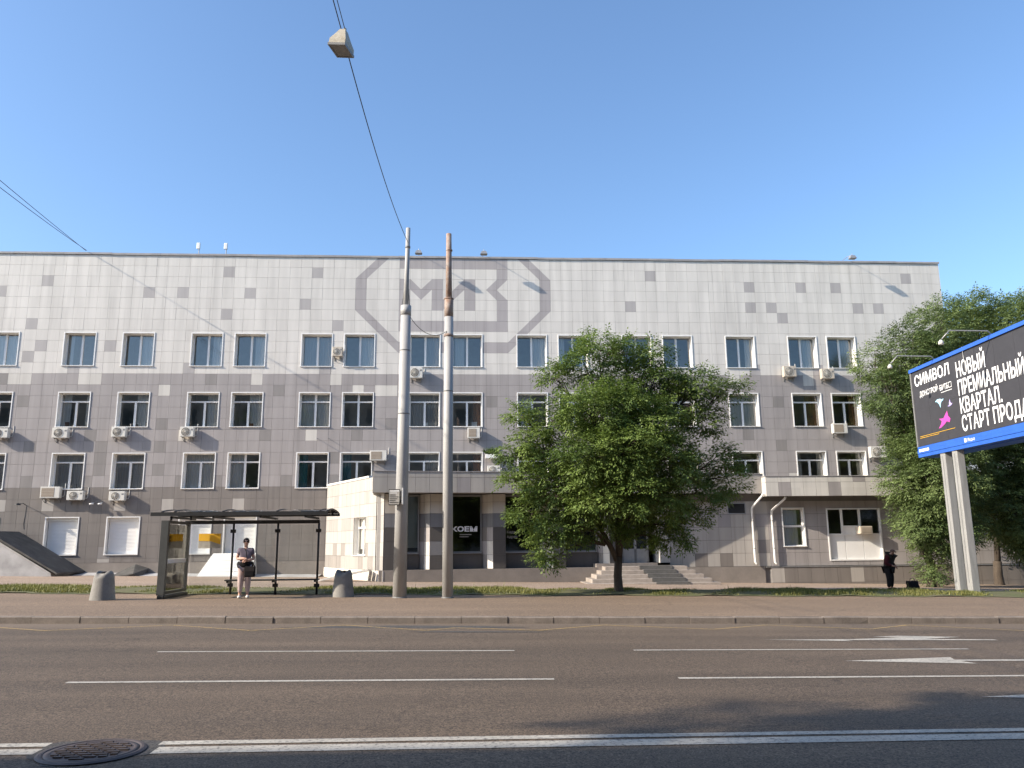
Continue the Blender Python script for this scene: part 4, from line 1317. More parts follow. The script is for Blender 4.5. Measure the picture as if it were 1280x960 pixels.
# ------------------------------------------------------------------ air conditioners, lamps on the facade
def ac_unit(x0, x1, z0, z1, Y, label, style='fan', proud=.10, depth=.28):
    r = empty('air_conditioner', ((x0 + x1) / 2, Y, z0 - .12), label, 'air conditioner', 'air conditioners on the facade')
    yb, yf = Y - proud, Y - proud - depth
    cs = M['ac_white'] if style != 'beige' else M['ac_beige']
    q = MB(); q.bbox(x0, x1, yf, yb, z0, z1, .018); q.build('casing', cs, r)
    w, h = x1 - x0, z1 - z0
    if style in ('fan', 'beige'):
        cx, cz = x0 + w * .40, z0 + h * .5
        rr = min(w * .33, h * .42)
        q = MB(); n = 24
        q.add([(cx + rr * math.cos(2 * math.pi * k / n), yf - .003, cz + rr * math.sin(2 * math.pi * k / n)) for k in range(n)], [tuple(range(n - 1, -1, -1))[::-1]])
        q.build('fan_well', M['ac_dark'], r)
        q = MB()
        for rq in (rr, rr * .72, rr * .45, rr * .2):
            q.tube([(cx + rq * math.cos(2 * math.pi * k / n), yf - .014, cz + rq * math.sin(2 * math.pi * k / n)) for k in range(n + 1)], .006, 4, caps=False)
        for k in range(8):
            t = math.pi * k / 8
            q.tube([(cx + rr * math.cos(t), yf - .016, cz + rr * math.sin(t)), (cx - rr * math.cos(t), yf - .016, cz - rr * math.sin(t))], .005, 4)
        q.build('fan_guard', M['ac_white'], r)
        for k in range(3):
            t = 2 * math.pi * k / 3 + .4
            q = MB()
            q.add([(cx + rr * .15 * math.cos(t), yf - .006, cz + rr * .15 * math.sin(t)), (cx + rr * .85 * math.cos(t - .3), yf - .008, cz + rr * .85 * math.sin(t - .3)), (cx + rr * .9 * math.cos(t + .5), yf - .005, cz + rr * .9 * math.sin(t + .5))], [(0, 1, 2)])
            q.build('fan_blade', M['ac_grille'], r)
        q = MB(); q.box(x0 + w * .80, x0 + w * .93, yf - .005, yf, z0 + h * .62, z0 + h * .78); q.build('badge', M['grey_metal'], r)
    else:
        q = MB(); q.box(x0 + .06, x0 + w * .72, yf - .006, yf + .01, z0 + .06, z1 - .06); q.build('grille', M['ac_grille'], r)
        for k in range(6):
            zz = z0 + .09 + (h - .18) * k / 5
            q = MB(); q.box(x0 + .07, x0 + w * .71, yf - .014, yf - .006, zz - .012, zz + .004); q.build('louvre', M['ac_beige'], r)
    for xx in (x0 + .10, x1 - .10):
        q = MB(); q.box(xx - .018, xx + .018, yf + .02, Y - .009, z0 - .04, z0 - .002); q.box(xx - .018, xx + .018, Y - .035, Y - .009, z0 - .22, z0 - .04)
        q.tube([(xx, yf + .06, z0 - .035), (xx, Y - .02, z0 - .21)], .012, 6)
        q.build('bracket', M['grey_metal'], r)
    q = MB(); q.tube([(x1 - .03, yb - .04, z0 + .12), (x1 + .07, yb + .05, z0 + .10), (x1 + .09, Y - .02, z0 + .22), (x1 + .09, Y - .02, z1 + .2)], .014, 6)
    q.build('hose', M['ac_white'], r)
    return r


ACS = [(-25.05, -24.22, 5.67, 6.16, 'fan', 'white air conditioner cut by the left edge of the photo, under second row window'),
       (-21.95, -21.15, 5.66, 6.20, 'fan', 'leftmost whole air conditioner in the upper row, below third floor window'),
       (-18.89, -18.15, 5.71, 6.25, 'fan', 'air conditioner in the upper row above a long column of dark tiles at left'),
       (-15.30, -14.60, 5.71, 6.25, 'fan', 'air conditioner high above the bus shelter, with a pale tile under it'),
       (-22.24, -21.25, 2.49, 3.08, 'box', 'large old air conditioner with brown grille above the first roller shutter'),
       (-20.88, -20.05, 2.38, 2.86, 'fan', 'white air conditioner just right of the brown grilled unit'),
       (-18.73, -17.92, 2.34, 2.82, 'fan', 'lower white air conditioner above the second roller shutter'),
       (-7.40, -6.85, 10.17, 10.70, 'beige', 'small aged air conditioner squeezed between two top floor windows'),
       (-3.14, -2.42, 8.96, 9.56, 'fan', 'air conditioner under a top floor window just right of the wide pole'),
       (-5.19, -4.30, 4.40, 4.94, 'box', 'boxy beige air conditioner above the slanted white wall, left of the poles'),
       (0.07, 0.75, 5.61, 6.18, 'box', 'air conditioner right of the rusty pole between second and third floor windows'),
       (1.15, 1.85, 3.62, 4.10, 'fan', 'air conditioner resting low behind the fascia near the tree'),
       (17.99, 18.72, 9.09, 9.70, 'beige', 'left one of two air conditioners under the right top floor windows'),
       (20.18, 20.92, 8.98, 9.56, 'beige', 'right one of two air conditioners under the right top floor windows'),
       (20.57, 21.40, 5.85, 6.40, 'box', 'beige air conditioner under the rightmost second row window'),
       (22.60, 23.52, 4.48, 5.10, 'fan', 'big air conditioner half hidden by the right hand trees')]
for (a, b, c_, d_, s, lab) in ACS: ac_unit(a, b, c_, d_, D, lab, s)
wa = empty('window_air_conditioner', (19.2, RWY, .25), 'beige window air conditioner sticking out of the white panelled window', 'air conditioner')
q = MB(); q.bbox(18.90, 19.50, RWY - .42, RWY + .08, .26, .62, .015); q.build('casing', M['ac_beige'], wa)
q = MB(); q.box(18.96, 19.44, RWY - .428, RWY - .41, .31, .57); q.build('grille', M['ac_grille'], wa)
for k in range(5):
    q = MB(); q.box(18.97, 19.43, RWY - .436, RWY - .428, .335 + k * .05, .352 + k * .05); q.build('louvre', M['ac_beige'], wa)

# flower box with a plant under a third row window
fb = empty('planter', (1.35, D - .3, 4.48), 'white box with a leafy green plant on the facade left of the tree', 'planter')
q = MB(); q.bbox(1.05, 1.70, D - .42, D - .10, 4.50, 4.72, .015); q.build('box', M['white_pvc'], fb)
q = MB()
for k in range(90):
    a = Vector((1.1 + .55 * random.random(), D - .26 + random.uniform(-.12, .12), 4.70)); d = Vector((random.uniform(-.5, .5), random.uniform(-.5, .3), random.uniform(.2, 1))).normalized() * random.uniform(.15, .5)
    s_ = d.cross(Vector((0, 1, .3))).normalized() * .03
    q.add([a + d * .5 + s_, a + d, a + d * .5 - s_, a + d * .2], [(0, 1, 2, 3)])
pm_ = q.build('plant', M['leaf'], fb)

# floodlights reaching out over the parapet
for (xx, lab) in ((-2.70, 'floodlight on a thin arm over the roof edge left of the rusty pole'), (0.97, 'floodlight on a thin arm over the roof edge right of the rusty pole'), (22.37, 'white floodlight on a thin arm above the roof edge at far right')):
    r = empty('floodlight', (xx, D, 16.2), lab, 'floodlight', 'floodlights on the parapet')
    yo = D - .87
    q = MB(); q.tube([(xx - .05, D + .2, 16.27), (xx - .03, D - .3, 16.30), (xx, yo + .1, 16.22)], .018, 8); q.build('arm', M['steel'], r)
    q = MB(); vs = []
    for (dy, w, h) in ((-.13, .13, .10), (.14, .22, .17)):
        pass
    hx = .20
    q.add([(xx - hx, yo - .16, 15.98), (xx + hx, yo - .16, 15.98), (xx + hx, yo + .16, 16.02), (xx - hx, yo + .16, 16.02), (xx - .12, yo - .08, 16.17), (xx + .12, yo - .08, 16.17), (xx + .12, yo + .10, 16.18), (xx - .12, yo + .10, 16.18)],
          [(0, 1, 5, 4), (1, 2, 6, 5), (2, 3, 7, 6), (3, 0, 4, 7), (4, 5, 6, 7)])
    q.build('head', M['steel'], r)
    q = MB(); q.box(xx - hx + .02, xx + hx - .02, yo - .14, yo + .14, 15.965, 15.99); q.build('lens', M['lamp_lens'], r)
    q = MB(); q.tube([(xx, yo + .02, 16.17), (xx, yo + .02, 16.29)], .02, 6); q.build('yoke', M['steel'], r)
for (xx, lab) in ((-16.15, 'left one of two small white box antennas on the roof at left'), (-14.53, 'right one of two small white box antennas on the roof at left')):
    r = empty('roof_antenna', (xx, D + 3, 15.6), lab, 'antenna', 'antennas on the roof')
    q = MB(); q.tube([(xx, D + 3, 15.6), (xx, D + 3, 17.75)], .025, 6); q.build('mast', M['steel'], r)
    q = MB(); q.bbox(xx - .11, xx + .10, D + 2.85, D + 2.95, 17.52, 17.92, .03); q.build('box', M['white_pvc'], r)
# security cameras and wall lamp low on the left facade
r = empty('security_camera', (-19.3, D, 2.15), 'pair of small white security cameras on the wall above roller shutters', 'camera')
for xx, a in ((-19.62, -1), (-19.18, 1)):
    q = MB(); q.tube([(xx - .09, D - .32, 2.16), (xx + .09, D - .25, 2.20)], .045, 10); q.build('body', M['white_pvc'], r)
    q = MB(); q.tube([(xx + .02, D - .28, 2.2), (xx + .02, D, 2.27)], .015, 6); q.build('bracket', M['white_pvc'], r)
r = empty('wall_lamp', (-23.2, D, 1.7), 'dark lamp on a short bracket above the black sloping roof', 'lamp')
q = MB(); q.tube([(-23.05, D, 2.12), (-23.05, D - .35, 2.22), (-23.18, D - .5, 2.20)], .018, 6); q.build('bracket', M['black_metal'], r)
q = MB(); q.lathe([(.03, 2.24), (.14, 2.16), (.15, 2.13)], -23.22, D - .52, 14); q.build('shade', M['black_metal'], r)
q = MB(); q.tube([(-23.05, D - .012, 2.1), (-23.1, D - .012, 1.2), (-23.05, D - .012, .9)], .012, 5); q.build('cable', M['black_metal'], r)
r = empty('wall_bracket', (-7.6, D, 5.2), 'two bare thin brackets left on the wall above the slanted wall', 'bracket')
for (xa, za) in ((-8.05, 5.62), (-7.45, 5.62)):
    q = MB(); q.tube([(xa, D, za), (xa, D - .45, za - .02)], .014, 6); q.build('rod', M['grey_metal'], r)

# ------------------------------------------------------------------ poles, wires, hanging street lamp
p1 = empty('utility_pole', (-1.95, 24.5, -1.58), 'thick pale grey steel pole with a slim pipe on top, bus sign on it', 'pole')
q = MB(); q.tube([(-1.955, 24.5, -1.7), (-1.93, 24.5, 3.0), (-1.915, 24.5, 7.15)], [.205, .178, .158], 24); q.build('shaft', M['pole_paint'], p1)
for zz, rr in ((7.05, .166), (5.9, .169), (3.9, .182), (-1.58, .225)):
    q = MB(); q.lathe([(rr, zz), (rr, zz + (.32 if zz > 7 else .035))], -1.93 + .004 * (zz - 3), 24.5, 24); q.build('collar', M['pole_paint'] if zz > 7 else M['grey_metal'], p1)
q = MB(); q.tube([(-1.92, 24.5, 7.2), (-1.90, 24.5, 8.6), (-1.885, 24.5, 9.98)], [.085, .075, .07], 16); q.build('top_pipe', M['pole_paint'], p1)
for dx in (-.12, .12):
    q = MB(); q.tube([(-1.92 + dx, 24.5, 7.35), (-1.91 + dx * .6, 24.5, 7.95)], .014, 6); q.build('stay', M['grey_metal'], p1)
q = MB(); q.lathe([(.085, 9.3), (.085, 9.36)], -1.89, 24.5, 14); q.build('clamp', M['grey_metal'], p1)
p2 = empty('utility_pole', (-.54, 24.45, -1.6), 'slim pale pole with rusty upper section, right of the thicker pole', 'pole')
q = MB(); q.tube([(-.54, 24.45, -1.7), (-.56, 24.45, 3.0), (-.56, 24.45, 7.0)], [.160, .148, .136], 24); q.build('shaft', M['pole_paint'], p2)
q = MB(); q.tube([(-.56, 24.45, 7.0), (-.56, 24.45, 7.62)], [.137, .137], 24); q.build('rusted_sleeve', M['rust'], p2)
q = MB(); q.tube([(-.56, 24.45, 7.6), (-.575, 24.45, 9.78)], [.10, .085], 16); q.build('rusty_top', M['rust'], p2)
for zz, rr in ((6.35, .150), (4.6, .150), (7.58, .152), (9.2, .105), (-1.6, .18)):
    q = MB(); q.lathe([(rr, zz), (rr, zz + (.09 if 6 < zz < 7 else .035))], -.56 + (0.02 if zz < 0 else 0), 24.45, 24); q.build('collar', M['rust'] if zz > 6 else M['grey_metal'], p2)
def sag(a, b, s, n=14):
    a, b = Vector(a), Vector(b)
    return [a.lerp(b, t) - Vector((0, 0, s * 4 * t * (1 - t))) for t in [k / n for k in range(n + 1)]]
q = MB(); q.tube(sag((-1.78, 24.44, 7.0), (-.62, 24.32, 6.5), .32), .010, 5)
tag(q.build('cable', M['wire']), 'thin black cable sagging between the two poles', 'cable')

LP = Vector((-2.07, 12.0, 8.02))              # hanging street lamp
q = MB()
q.tube(sag((-1.89, 24.45, 9.5), (LP.x - .02, LP.y + .15, LP.z + .38), .30), .010, 6)
q.tube(sag((LP.x - .02, LP.y + .15, LP.z + .38), (-2.2, -2.5, 9.6), .5), .009, 6)
q.tube(sag((LP.x + .04, LP.y + .1, LP.z + .38), (-2.1, -2.5, 9.45), .5), .007, 6)
tag(q.build('span_wire', M['wire']), 'black span wire from thick pole up across the sky carrying the lamp', 'wire')
lr = empty('street_lamp', (LP.x, LP.y, LP.z), 'weathered boxy street lamp hanging on the span wire in the sky', 'street lamp')
q = MB()
hx, hy = .14, .20
lv = []
for (zz, kx, ky) in ((-.02, 1.0, 1.0), (.07, .98, .96), (.19, .62, .60), (.30, .34, .30)):
    lv.append([(LP.x + sx * hx * kx, LP.y + sy * hy * ky, LP.z + zz) for sx, sy in ((-1, -1), (1, -1), (1, 1), (-1, 1))])
vs = sum(lv, [])
fs = []
for k in range(3):
    for i in range(4):
        j = (i + 1) % 4
        fs.append((k * 4 + i, k * 4 + j, k * 4 + 4 + j, k * 4 + 4 + i))
fs.append((12, 13, 14, 15))
q.add(vs, fs); q.build('shell', M['lamp_shell'], lr)
q = MB(); q.box(LP.x - hx + .02, LP.x + hx - .02, LP.y - hy + .02, LP.y + hy - .02, LP.z - .05, LP.z + .01); q.build('lens', M['lamp_lens'], lr)
q = MB()
for (a, b, c_, d_) in ((-hx - .01, hx + .01, -hy - .01, -hy + .02), (-hx - .01, hx + .01, hy - .02, hy + .01), (-hx - .01, -hx + .02, -hy + .02, hy - .02), (hx - .02, hx + .01, -hy + .02, hy - .02)):
    q.box(LP.x + a, LP.x + b, LP.y + c_, LP.y + d_, LP.z - .055, LP.z - .015)
q.build('rim', M['grey_metal'], lr)
q = MB(); q.tube([(LP.x - .02, LP.y, LP.z + .28), (LP.x - .02, LP.y + .08, LP.z + .38)], .025, 8); q.build('hook', M['lamp_shell'], lr)
lr.rotation_euler = (rad(4), rad(8), rad(-12))

for k, (dx, lab) in enumerate(((0.0, 'upper one of two thin wires running to the roof edge at upper left'), (.28, 'lower one of two thin wires running to the roof edge at upper left'))):
    q = MB(); a = (-21.3 + dx * .2, D - .05, 16.25); b = (-11.2 + dx * 1.2, 0.0, 9.7 - dx * 1.6)
    a_, b_ = Vector(a), Vector(b)
    q.tube(sag(a_, b_ + (b_ - a_) * .13, .25 + .3 * k), .013, 6)
    tag(q.build('overhead_wire', M['wire']), lab, 'wire', 'overhead wires at upper left')

# bus stop sign on the thick pole
bsn = empty('bus_stop_sign', (-2.1, 24.2, 1.1), 'small box shaped bus stop timetable fixed to the thick pole', 'sign')
q = MB(); q.box(-2.30, -1.97, 24.17, 24.30, 1.12, 1.59); q.build('case', M['black_metal'], bsn)
q = MB(); q.box(-2.285, -1.985, 24.16, 24.168, 1.14, 1.57); q.build('timetable', M['print_grey'], bsn)
for k in range(7):
    q = MB(); q.box(-2.27, -2.0 - .05 * (k % 3), 24.154, 24.159, 1.52 - k * .055, 1.535 - k * .055 + (.012 if k == 0 else 0)); q.build('printed_line', M['print_white'] if k < 2 else M['black_metal'], bsn)
q = MB(); q.box(-1.90, -1.87, 24.0, 24.32, 1.14, 1.62); q.build('side_plate', M['white_pvc'], bsn)
q = MB(); q.box(-1.98, -1.90, 24.26, 24.32, 1.2, 1.26); q.build('bracket', M['black_metal'], bsn)

# ------------------------------------------------------------------ bus shelter
SX0, SX1, SYF, SYB = -8.95, -3.98, 23.6, 25.75
sg = gz(-6.3, 24.5)
sh = empty('bus_shelter', (-6.3, 24.7, sg), 'black framed glass bus shelter with a low arched tinted roof', 'bus shelter')
bm_ = M['black_metal']
q = MB(); q.box(SX0, SX1, SYF - .05, SYF + .05, .825, .93); q.build('front_beam', bm_, sh)
q = MB(); q.box(SX0 + .25, SX1 - .6, SYB - .04, SYB + .04, .64, .75); q.build('back_beam', bm_, sh)
for xx in (-8.40, -7.85, -7.22, -5.90, -4.62):
    q = MB(); q.box(xx - .03, xx + .03, SYF + .05, SYB - .04, .76, .82); q.build('roof_rafter', bm_, sh)
# arched roof sheet and ribs
def arch(t):
    y = SYF - .02 + (SYB + .10 - SYF) * t
    z = .935 + .09 * math.sin(math.pi * t) ** .8
    return y, z
q = MB(); n = 16
for k in range(n):
    (y0, z0), (y1, z1) = arch(k / n), arch((k + 1) / n)
    q.add([(SX0, y0, z0), (SX1, y0, z0), (SX1, y1, z1), (SX0, y1, z1)], [(0, 1, 2, 3)], smooth=True)
q.build('roof_sheet', M['poly_roof'], sh)
for xx in (SX0 + .30, -8.30, -6.95, -5.42, -4.20, SX1 - .02):
    q = MB(); q.tube([(xx, *arch(k / n)) for k in range(n + 1)], .024, 8); q.build('roof_rib', bm_, sh)
q = MB(); q.box(SX0, SX1, SYB + .02, SYB + .12, .86, .93); q.build('rear_gutter', bm_, sh)
posts = [-7.22, -5.86, -4.60]
for xx in posts:
    zg = gz(xx, SYB)
    q = MB(); q.tube([(xx, SYB, zg - .05), (xx, SYB, .66)], .034, 12); po = q.build('post', bm_, sh)
    for zz in (.42, zg + .28):
        w = MB(); w.bbox(xx - .085, xx + .085, SYB - .06, SYB - .02, zz - .055, zz + .055, .015); w.build('glass_clamp', bm_, po)
for a, b in ((-8.48, -7.29), (-7.15, -5.93), (-5.79, -4.67)):
    q = MB(); q.box(a, b, SYB - .012, SYB + .0, gz(a, SYB) + .16, .60); q.build('pane', M['shelter_glass'], sh)
# poster on the back glass
q = MB(); q.box(-8.26, -7.59, SYB - .022, SYB - .016, -.09, .35); po_ = q.build('poster', M['print_grey'], sh)
q = MB(); q.prism([(-8.26, .13), (-7.9, .12), (-7.59, .02), (-7.59, .35), (-8.26, .35)], SYB - .028, SYB - .024); q.build('yellow_band', M['print_yellow'], po_)
# bench
q = MB(); q.bbox(-7.3, -4.5, SYB - .42, SYB - .10, -1.075, -1.035, .012); be = q.build('bench_seat', bm_, sh)
for xx in (-7.22, -5.86, -4.60):
    w = MB(); w.box(xx - .03, xx + .03, SYB - .38, SYB - .01, -1.13, -1.077); w.build('bench_bracket', bm_, sh)
# side display panel at the left end
zs = gz(-8.5, 24)
def pan(mb, y0, y1, z0, z1, x0=-8.56, x1=-8.46): mb.box(x0, x1, y0, y1, z0, z1)
q = MB(); pan(q, SYF - .02, SYF + .12, zs + .10, .70, -8.64, -8.44); q.build('panel_front_post', M['dark_paint'], sh)
q = MB(); pan(q, SYB - .32, SYB - .22, zs + .12, .68, -8.58, -8.46); q.build('panel_back_post', bm_, sh)
q = MB(); pan(q, SYF + .12, SYB - .32, .62, .70); pan(q, SYF + .12, SYB - .32, zs + .12, zs + .20)
q.build('panel_rail', bm_, sh)
q = MB(); q.box(-8.52, -8.50, SYF + .12, SYB - .32, zs + .22, .60); q.build('panel_glass', M['shelter_glass'], sh)
q = MB(); q.box(-8.53, -8.49, SYF + .2, SYB - .36, -.50, -.38); q.build('panel_strip', M['print_white'], sh)
q = MB(); q.bbox(-8.62, -8.42, SYF - .03, SYB - .2, zs - .06, zs + .095, .02); q.build('panel_base', bm_, sh)
for xx in (-8.40, -7.85):
    q = MB(); q.tube([(xx, SYF + .05, .70), (xx, SYF + .05, .80)], .035, 8); q.build('roof_stub', bm_, sh)

# concrete litter bins
for (bx_, by_, lab) in ((-9.97, 23.3, 'chipped conical concrete litter bin standing left of the bus shelter'), (-3.66, 24.85, 'conical concrete litter bin between the bus shelter and the thick pole')):
    z0 = gz(bx_, by_)
    r = empty('litter_bin', (bx_, by_, z0), lab, 'litter bin', 'concrete litter bins')
    q = MB(); n = 28
    prof = [(.335, 0), (.325, .04), (.265, .56), (.255, .66), (.215, .74)]
    b0 = 0
    for r_, zz in prof:
        for k in range(n):
            t = 2 * math.pi * k / n
            dz_ = 0
            if zz > .6: dz_ = .05 * math.sin(2 * t + bx_) - .10 * max(0, math.cos(t + 1.9)) ** 3
            q.v.append((bx_ + r_ * math.cos(t), by_ + r_ * math.sin(t), z0 + zz + dz_ * (1 if zz > .7 else .3)))
    for r_, zz in ((.175, .71), (.16, .30)):
        for k in range(n):
            t = 2 * math.pi * k / n
            q.v.append((bx_ + r_ * math.cos(t), by_ + r_ * math.sin(t), z0 + zz))
    for i in range(6):
        for k in range(n):
            k2 = (k + 1) % n
            q.f.append((i * n + k, i * n + k2, (i + 1) * n + k2, (i + 1) * n + k)); q.m.append(0); q.smooth.append(True)
    q.f.append(tuple(6 * n + k for k in range(n))); q.m.append(0); q.smooth.append(False)
    q.build('shell', M['concrete'], r)
    q = MB(); q.lathe([(.15, z0 + .50), (.17, z0 + .68), (.10, z0 + .74), (.02, z0 + .76)], bx_ + .02, by_, 12, jit=.4); q.build('bin_liner', M['black_cloth'], r)

# ------------------------------------------------------------------ billboard
BL, BR = Vector((17.30, 29.60)), Vector((16.83, 22.0))
bd = (BR - BL).normalized(); bl_ = (BR - BL).length
bn = Vector((bd.y, -bd.x))                       # faces the street side (towards -x)
BZ0, BZ1 = 3.03, 6.45
bb = empty('billboard', (17.3, 27.6, -1.9), 'large dark advertising billboard in blue frame on two pale posts, at right', 'billboard')
def bp_(s, z, o=0.0):
    p = BL + bd * s + bn * o
    return (p.x, p.y, z)
def bbx(mb, s0, s1, o0, o1, z0, z1, mi=0):
    vs = [bp_(s0, z0, o1), bp_(s1, z0, o1), bp_(s1, z0, o0), bp_(s0, z0, o0), bp_(s0, z1, o1), bp_(s1, z1, o1), bp_(s1, z1, o0), bp_(s0, z1, o0)]
    mb.add(vs, [(0, 1, 5, 4), (1, 2, 6, 5), (2, 3, 7, 6), (3, 0, 4, 7), (4, 5, 6, 7), (3, 2, 1, 0)], mi)
q = MB(); bbx(q, .02, bl_ - .02, -.28, -.02, BZ0 + .05, BZ1 - .03); q.build('backing', M['grey_metal'], bb)
for k in range(7):
    a = .03 + (bl_ - .06) * k / 7; b = .03 + (bl_ - .06) * (k + 1) / 7
    for z0, z1 in ((BZ0 + .42, BZ0 + 1.80), (BZ0 + 1.803, BZ1 - .13)):
        q = MB(); bbx(q, a + .003, b - .003, -.02, random.uniform(-.001, .002), z0, z1); q.build('print_panel', M['print_dark'], bb)
q = MB(); bbx(q, -.05, bl_ + .05, -.32, .06, BZ1 - .13, BZ1); q.build('frame_top', M['blue'], bb)
for k in range(3):
    q = MB(); z0 = BZ0 + k * .135; bbx(q, -.02, bl_ + .02, -.30, .03 + .02 * (k % 2), z0 + .003, z0 + .132); q.build('frame_board', M['blue'], bb)
q = MB(); bbx(q, -.05, .03, -.30, .03, BZ0 + .405, BZ1 - .13); q.build('frame_side', M['grey_metal'], bb)
q = MB(); bbx(q, .1, bl_, -.9, -.30, BZ0 - .02, BZ0 + .06); q.build('catwalk', M['blue'], bb)
def bmap(s0, z0, o=.012, shear=0):
    return lambda a, b: bp_(s0 + a, z0 + b, o)
PW = M['print_white']
lettering('СИМВОЛ', .56, bmap(.22, 5.74), PW, bb, bold=.012, width=2.5)
lettering('ДОНСТРОЙ', .27, bmap(.52, 5.29), PW, bb, bold=.004, width=1.32)
lettering('·БИТБ', .27, bmap(1.92, 5.26), PW, bb, bold=.004, width=.62)
q = MB()
for (a, b, z0, z1) in ((2.58, 2.78, .18, .20), (2.58, 2.78, .0, .02), (2.58, 2.60, .02, .18), (2.76, 2.78, .02, .18), (2.05, 2.78, -.09, -.07)):
    q.add([bp_(a, 5.26 + z0, .012), bp_(b, 5.26 + z0, .012), bp_(b, 5.26 + z1, .012), bp_(a, 5.26 + z1, .012)], [(0, 1, 2, 3)])
q.build('lettering', PW, bb)
for body, z0, wd in (('НОВЫЙ', 5.54, 1.75), ('ПРЕМИАЛЬНЫЙ', 4.90, 3.70), ('КВАРТАЛ.', 4.27, 2.42), ('СТАРТ ПРОДАЖ', 3.65, 4.15)):
    lettering(body, .72, bmap(3.14, z0 - .03), PW, bb, bold=.013, width=wd)
def poly(name, pts, m, s0, z0, k, kz):
    q = MB(); q.add([bp_(s0 + a * k, z0 + b * kz, .012) for a, b in pts], [tuple(range(len(pts)))]); return q.build(name, m, bb)
poly('bird_print', [(.0, .55), (.25, .72), (.6, .70), (.72, .6), (.98, .62), (.9, .5), (.72, .42), (.62, .25), (.55, -.15), (.45, .2), (.3, .42), (.2, .5)], M['print_cyan'], 1.56, 4.70, .62, .40)
poly('bird_print', [(.0, .0), (.3, .12), (.35, .45), (.55, .9), (.58, .45), (.7, .3), (.95, .25), (.75, .08), (.4, -.05)], M['print_lilac'], 2.37, 4.62, .36, .27)
poly('bird_print', [(.0, .0), (.2, .25), (.3, .5), (.1, .72), (.45, .66), (.8, 1.15), (.85, .75), (1.0, .5), (.9, .25), (.7, .38), (.5, .2), (.2, .02)], M['print_pink'], 1.62, 3.93, .85, .48)
q = MB()
for k, (a, b) in enumerate(((.22, 2.7), (.22, 1.6))):
    q.add([bp_(a, 3.80 - k * .06, .012), bp_(b, 3.80 - k * .06, .012), bp_(b, 3.815 - k * .06, .012), bp_(a, 3.815 - k * .06, .012)], [(0, 1, 2, 3)])
q.build('small_print', M['print_yellow'], bb)
q = MB(); q.add([bp_(.12, BZ0 + .20, .056), bp_(.85, BZ0 + .20, .056), bp_(.85, BZ0 + .30, .056), bp_(.12, BZ0 + .30, .056)], [(0, 1, 2, 3)]); q.build('frame_plate', PW, bb)
q = MB(); q.add([bp_(3.25, BZ0 + .19, .056), bp_(3.38, BZ0 + .19, .056), bp_(3.38, BZ0 + .32, .056), bp_(3.25, BZ0 + .32, .056)], [(0, 1, 2, 3)]); q.build('frame_mark', PW, bb)
lettering('Медиа', .16, bmap(3.42, BZ0 + .20, .056), PW, bb, width=.45)
for s in (1.62, 2.42):
    p = bp_(s, 0, -.14)
    zg = gv(p[0], p[1])
    q = MB(); q.bbox(p[0] - .135, p[0] + .135, p[1] - .15, p[1] + .15, zg - .1, BZ0 + .02, .02)
    po = q.build('post', M['billboard_post'], bb)
    q = MB(); q.box(p[0] - .143, p[0] - .136, p[1] - .015, p[1] + .015, zg + .3, BZ0 - .1); q.build('weld_seam', M['grey_metal'], po)
for s in (1.9, 5.5):
    q = MB(); q.tube([bp_(s, BZ1 - .05, 0), bp_(s, BZ1 + .12, .15), bp_(s - .06, BZ1 + .16, 1.35), bp_(s - .06, BZ1 - .12, 1.62)], .02, 6); ar = q.build('lamp_arm', M['steel'], bb)
    q = MB(); c = Vector(bp_(s - .06, BZ1 - .25, 1.66)); q.lathe([(.03, c.z - .06), (.085, c.z - .05), (.08, c.z + .03), (.03, c.z + .10)], c.x, c.y, 12); q.build('lamp_head', M['ac_white'], ar)
q = MB(); q.tube([bp_(3.75, BZ1 + .02, .04), bp_(3.78, BZ1 - .9, .03)], .012, 5); q.build('cable', M['steel'], bb)


# ------------------------------------------------------------------ trees
def np_mesh(name, V, F, m, tint=None, smooth=False):
    me = bpy.data.meshes.new(name)
    V = np.asarray(V, dtype=np.float32); F = np.asarray(F, dtype=np.int32)
    nf, k = F.shape
    me.vertices.add(len(V)); me.vertices.foreach_set('co', V.ravel())
    me.loops.add(nf * k); me.loops.foreach_set('vertex_index', F.ravel())
    me.polygons.add(nf); me.polygons.foreach_set('loop_start', np.arange(0, nf * k, k, dtype=np.int32))
    me.polygons.foreach_set('loop_total', np.full(nf, k, dtype=np.int32))
    me.update(calc_edges=True)
    if tint is not None:
        a = me.attributes.new('tint', 'FLOAT', 'POINT'); a.data.foreach_set('value', np.asarray(tint, dtype=np.float32))
    me.materials.append(m)
    me.validate()
    return me


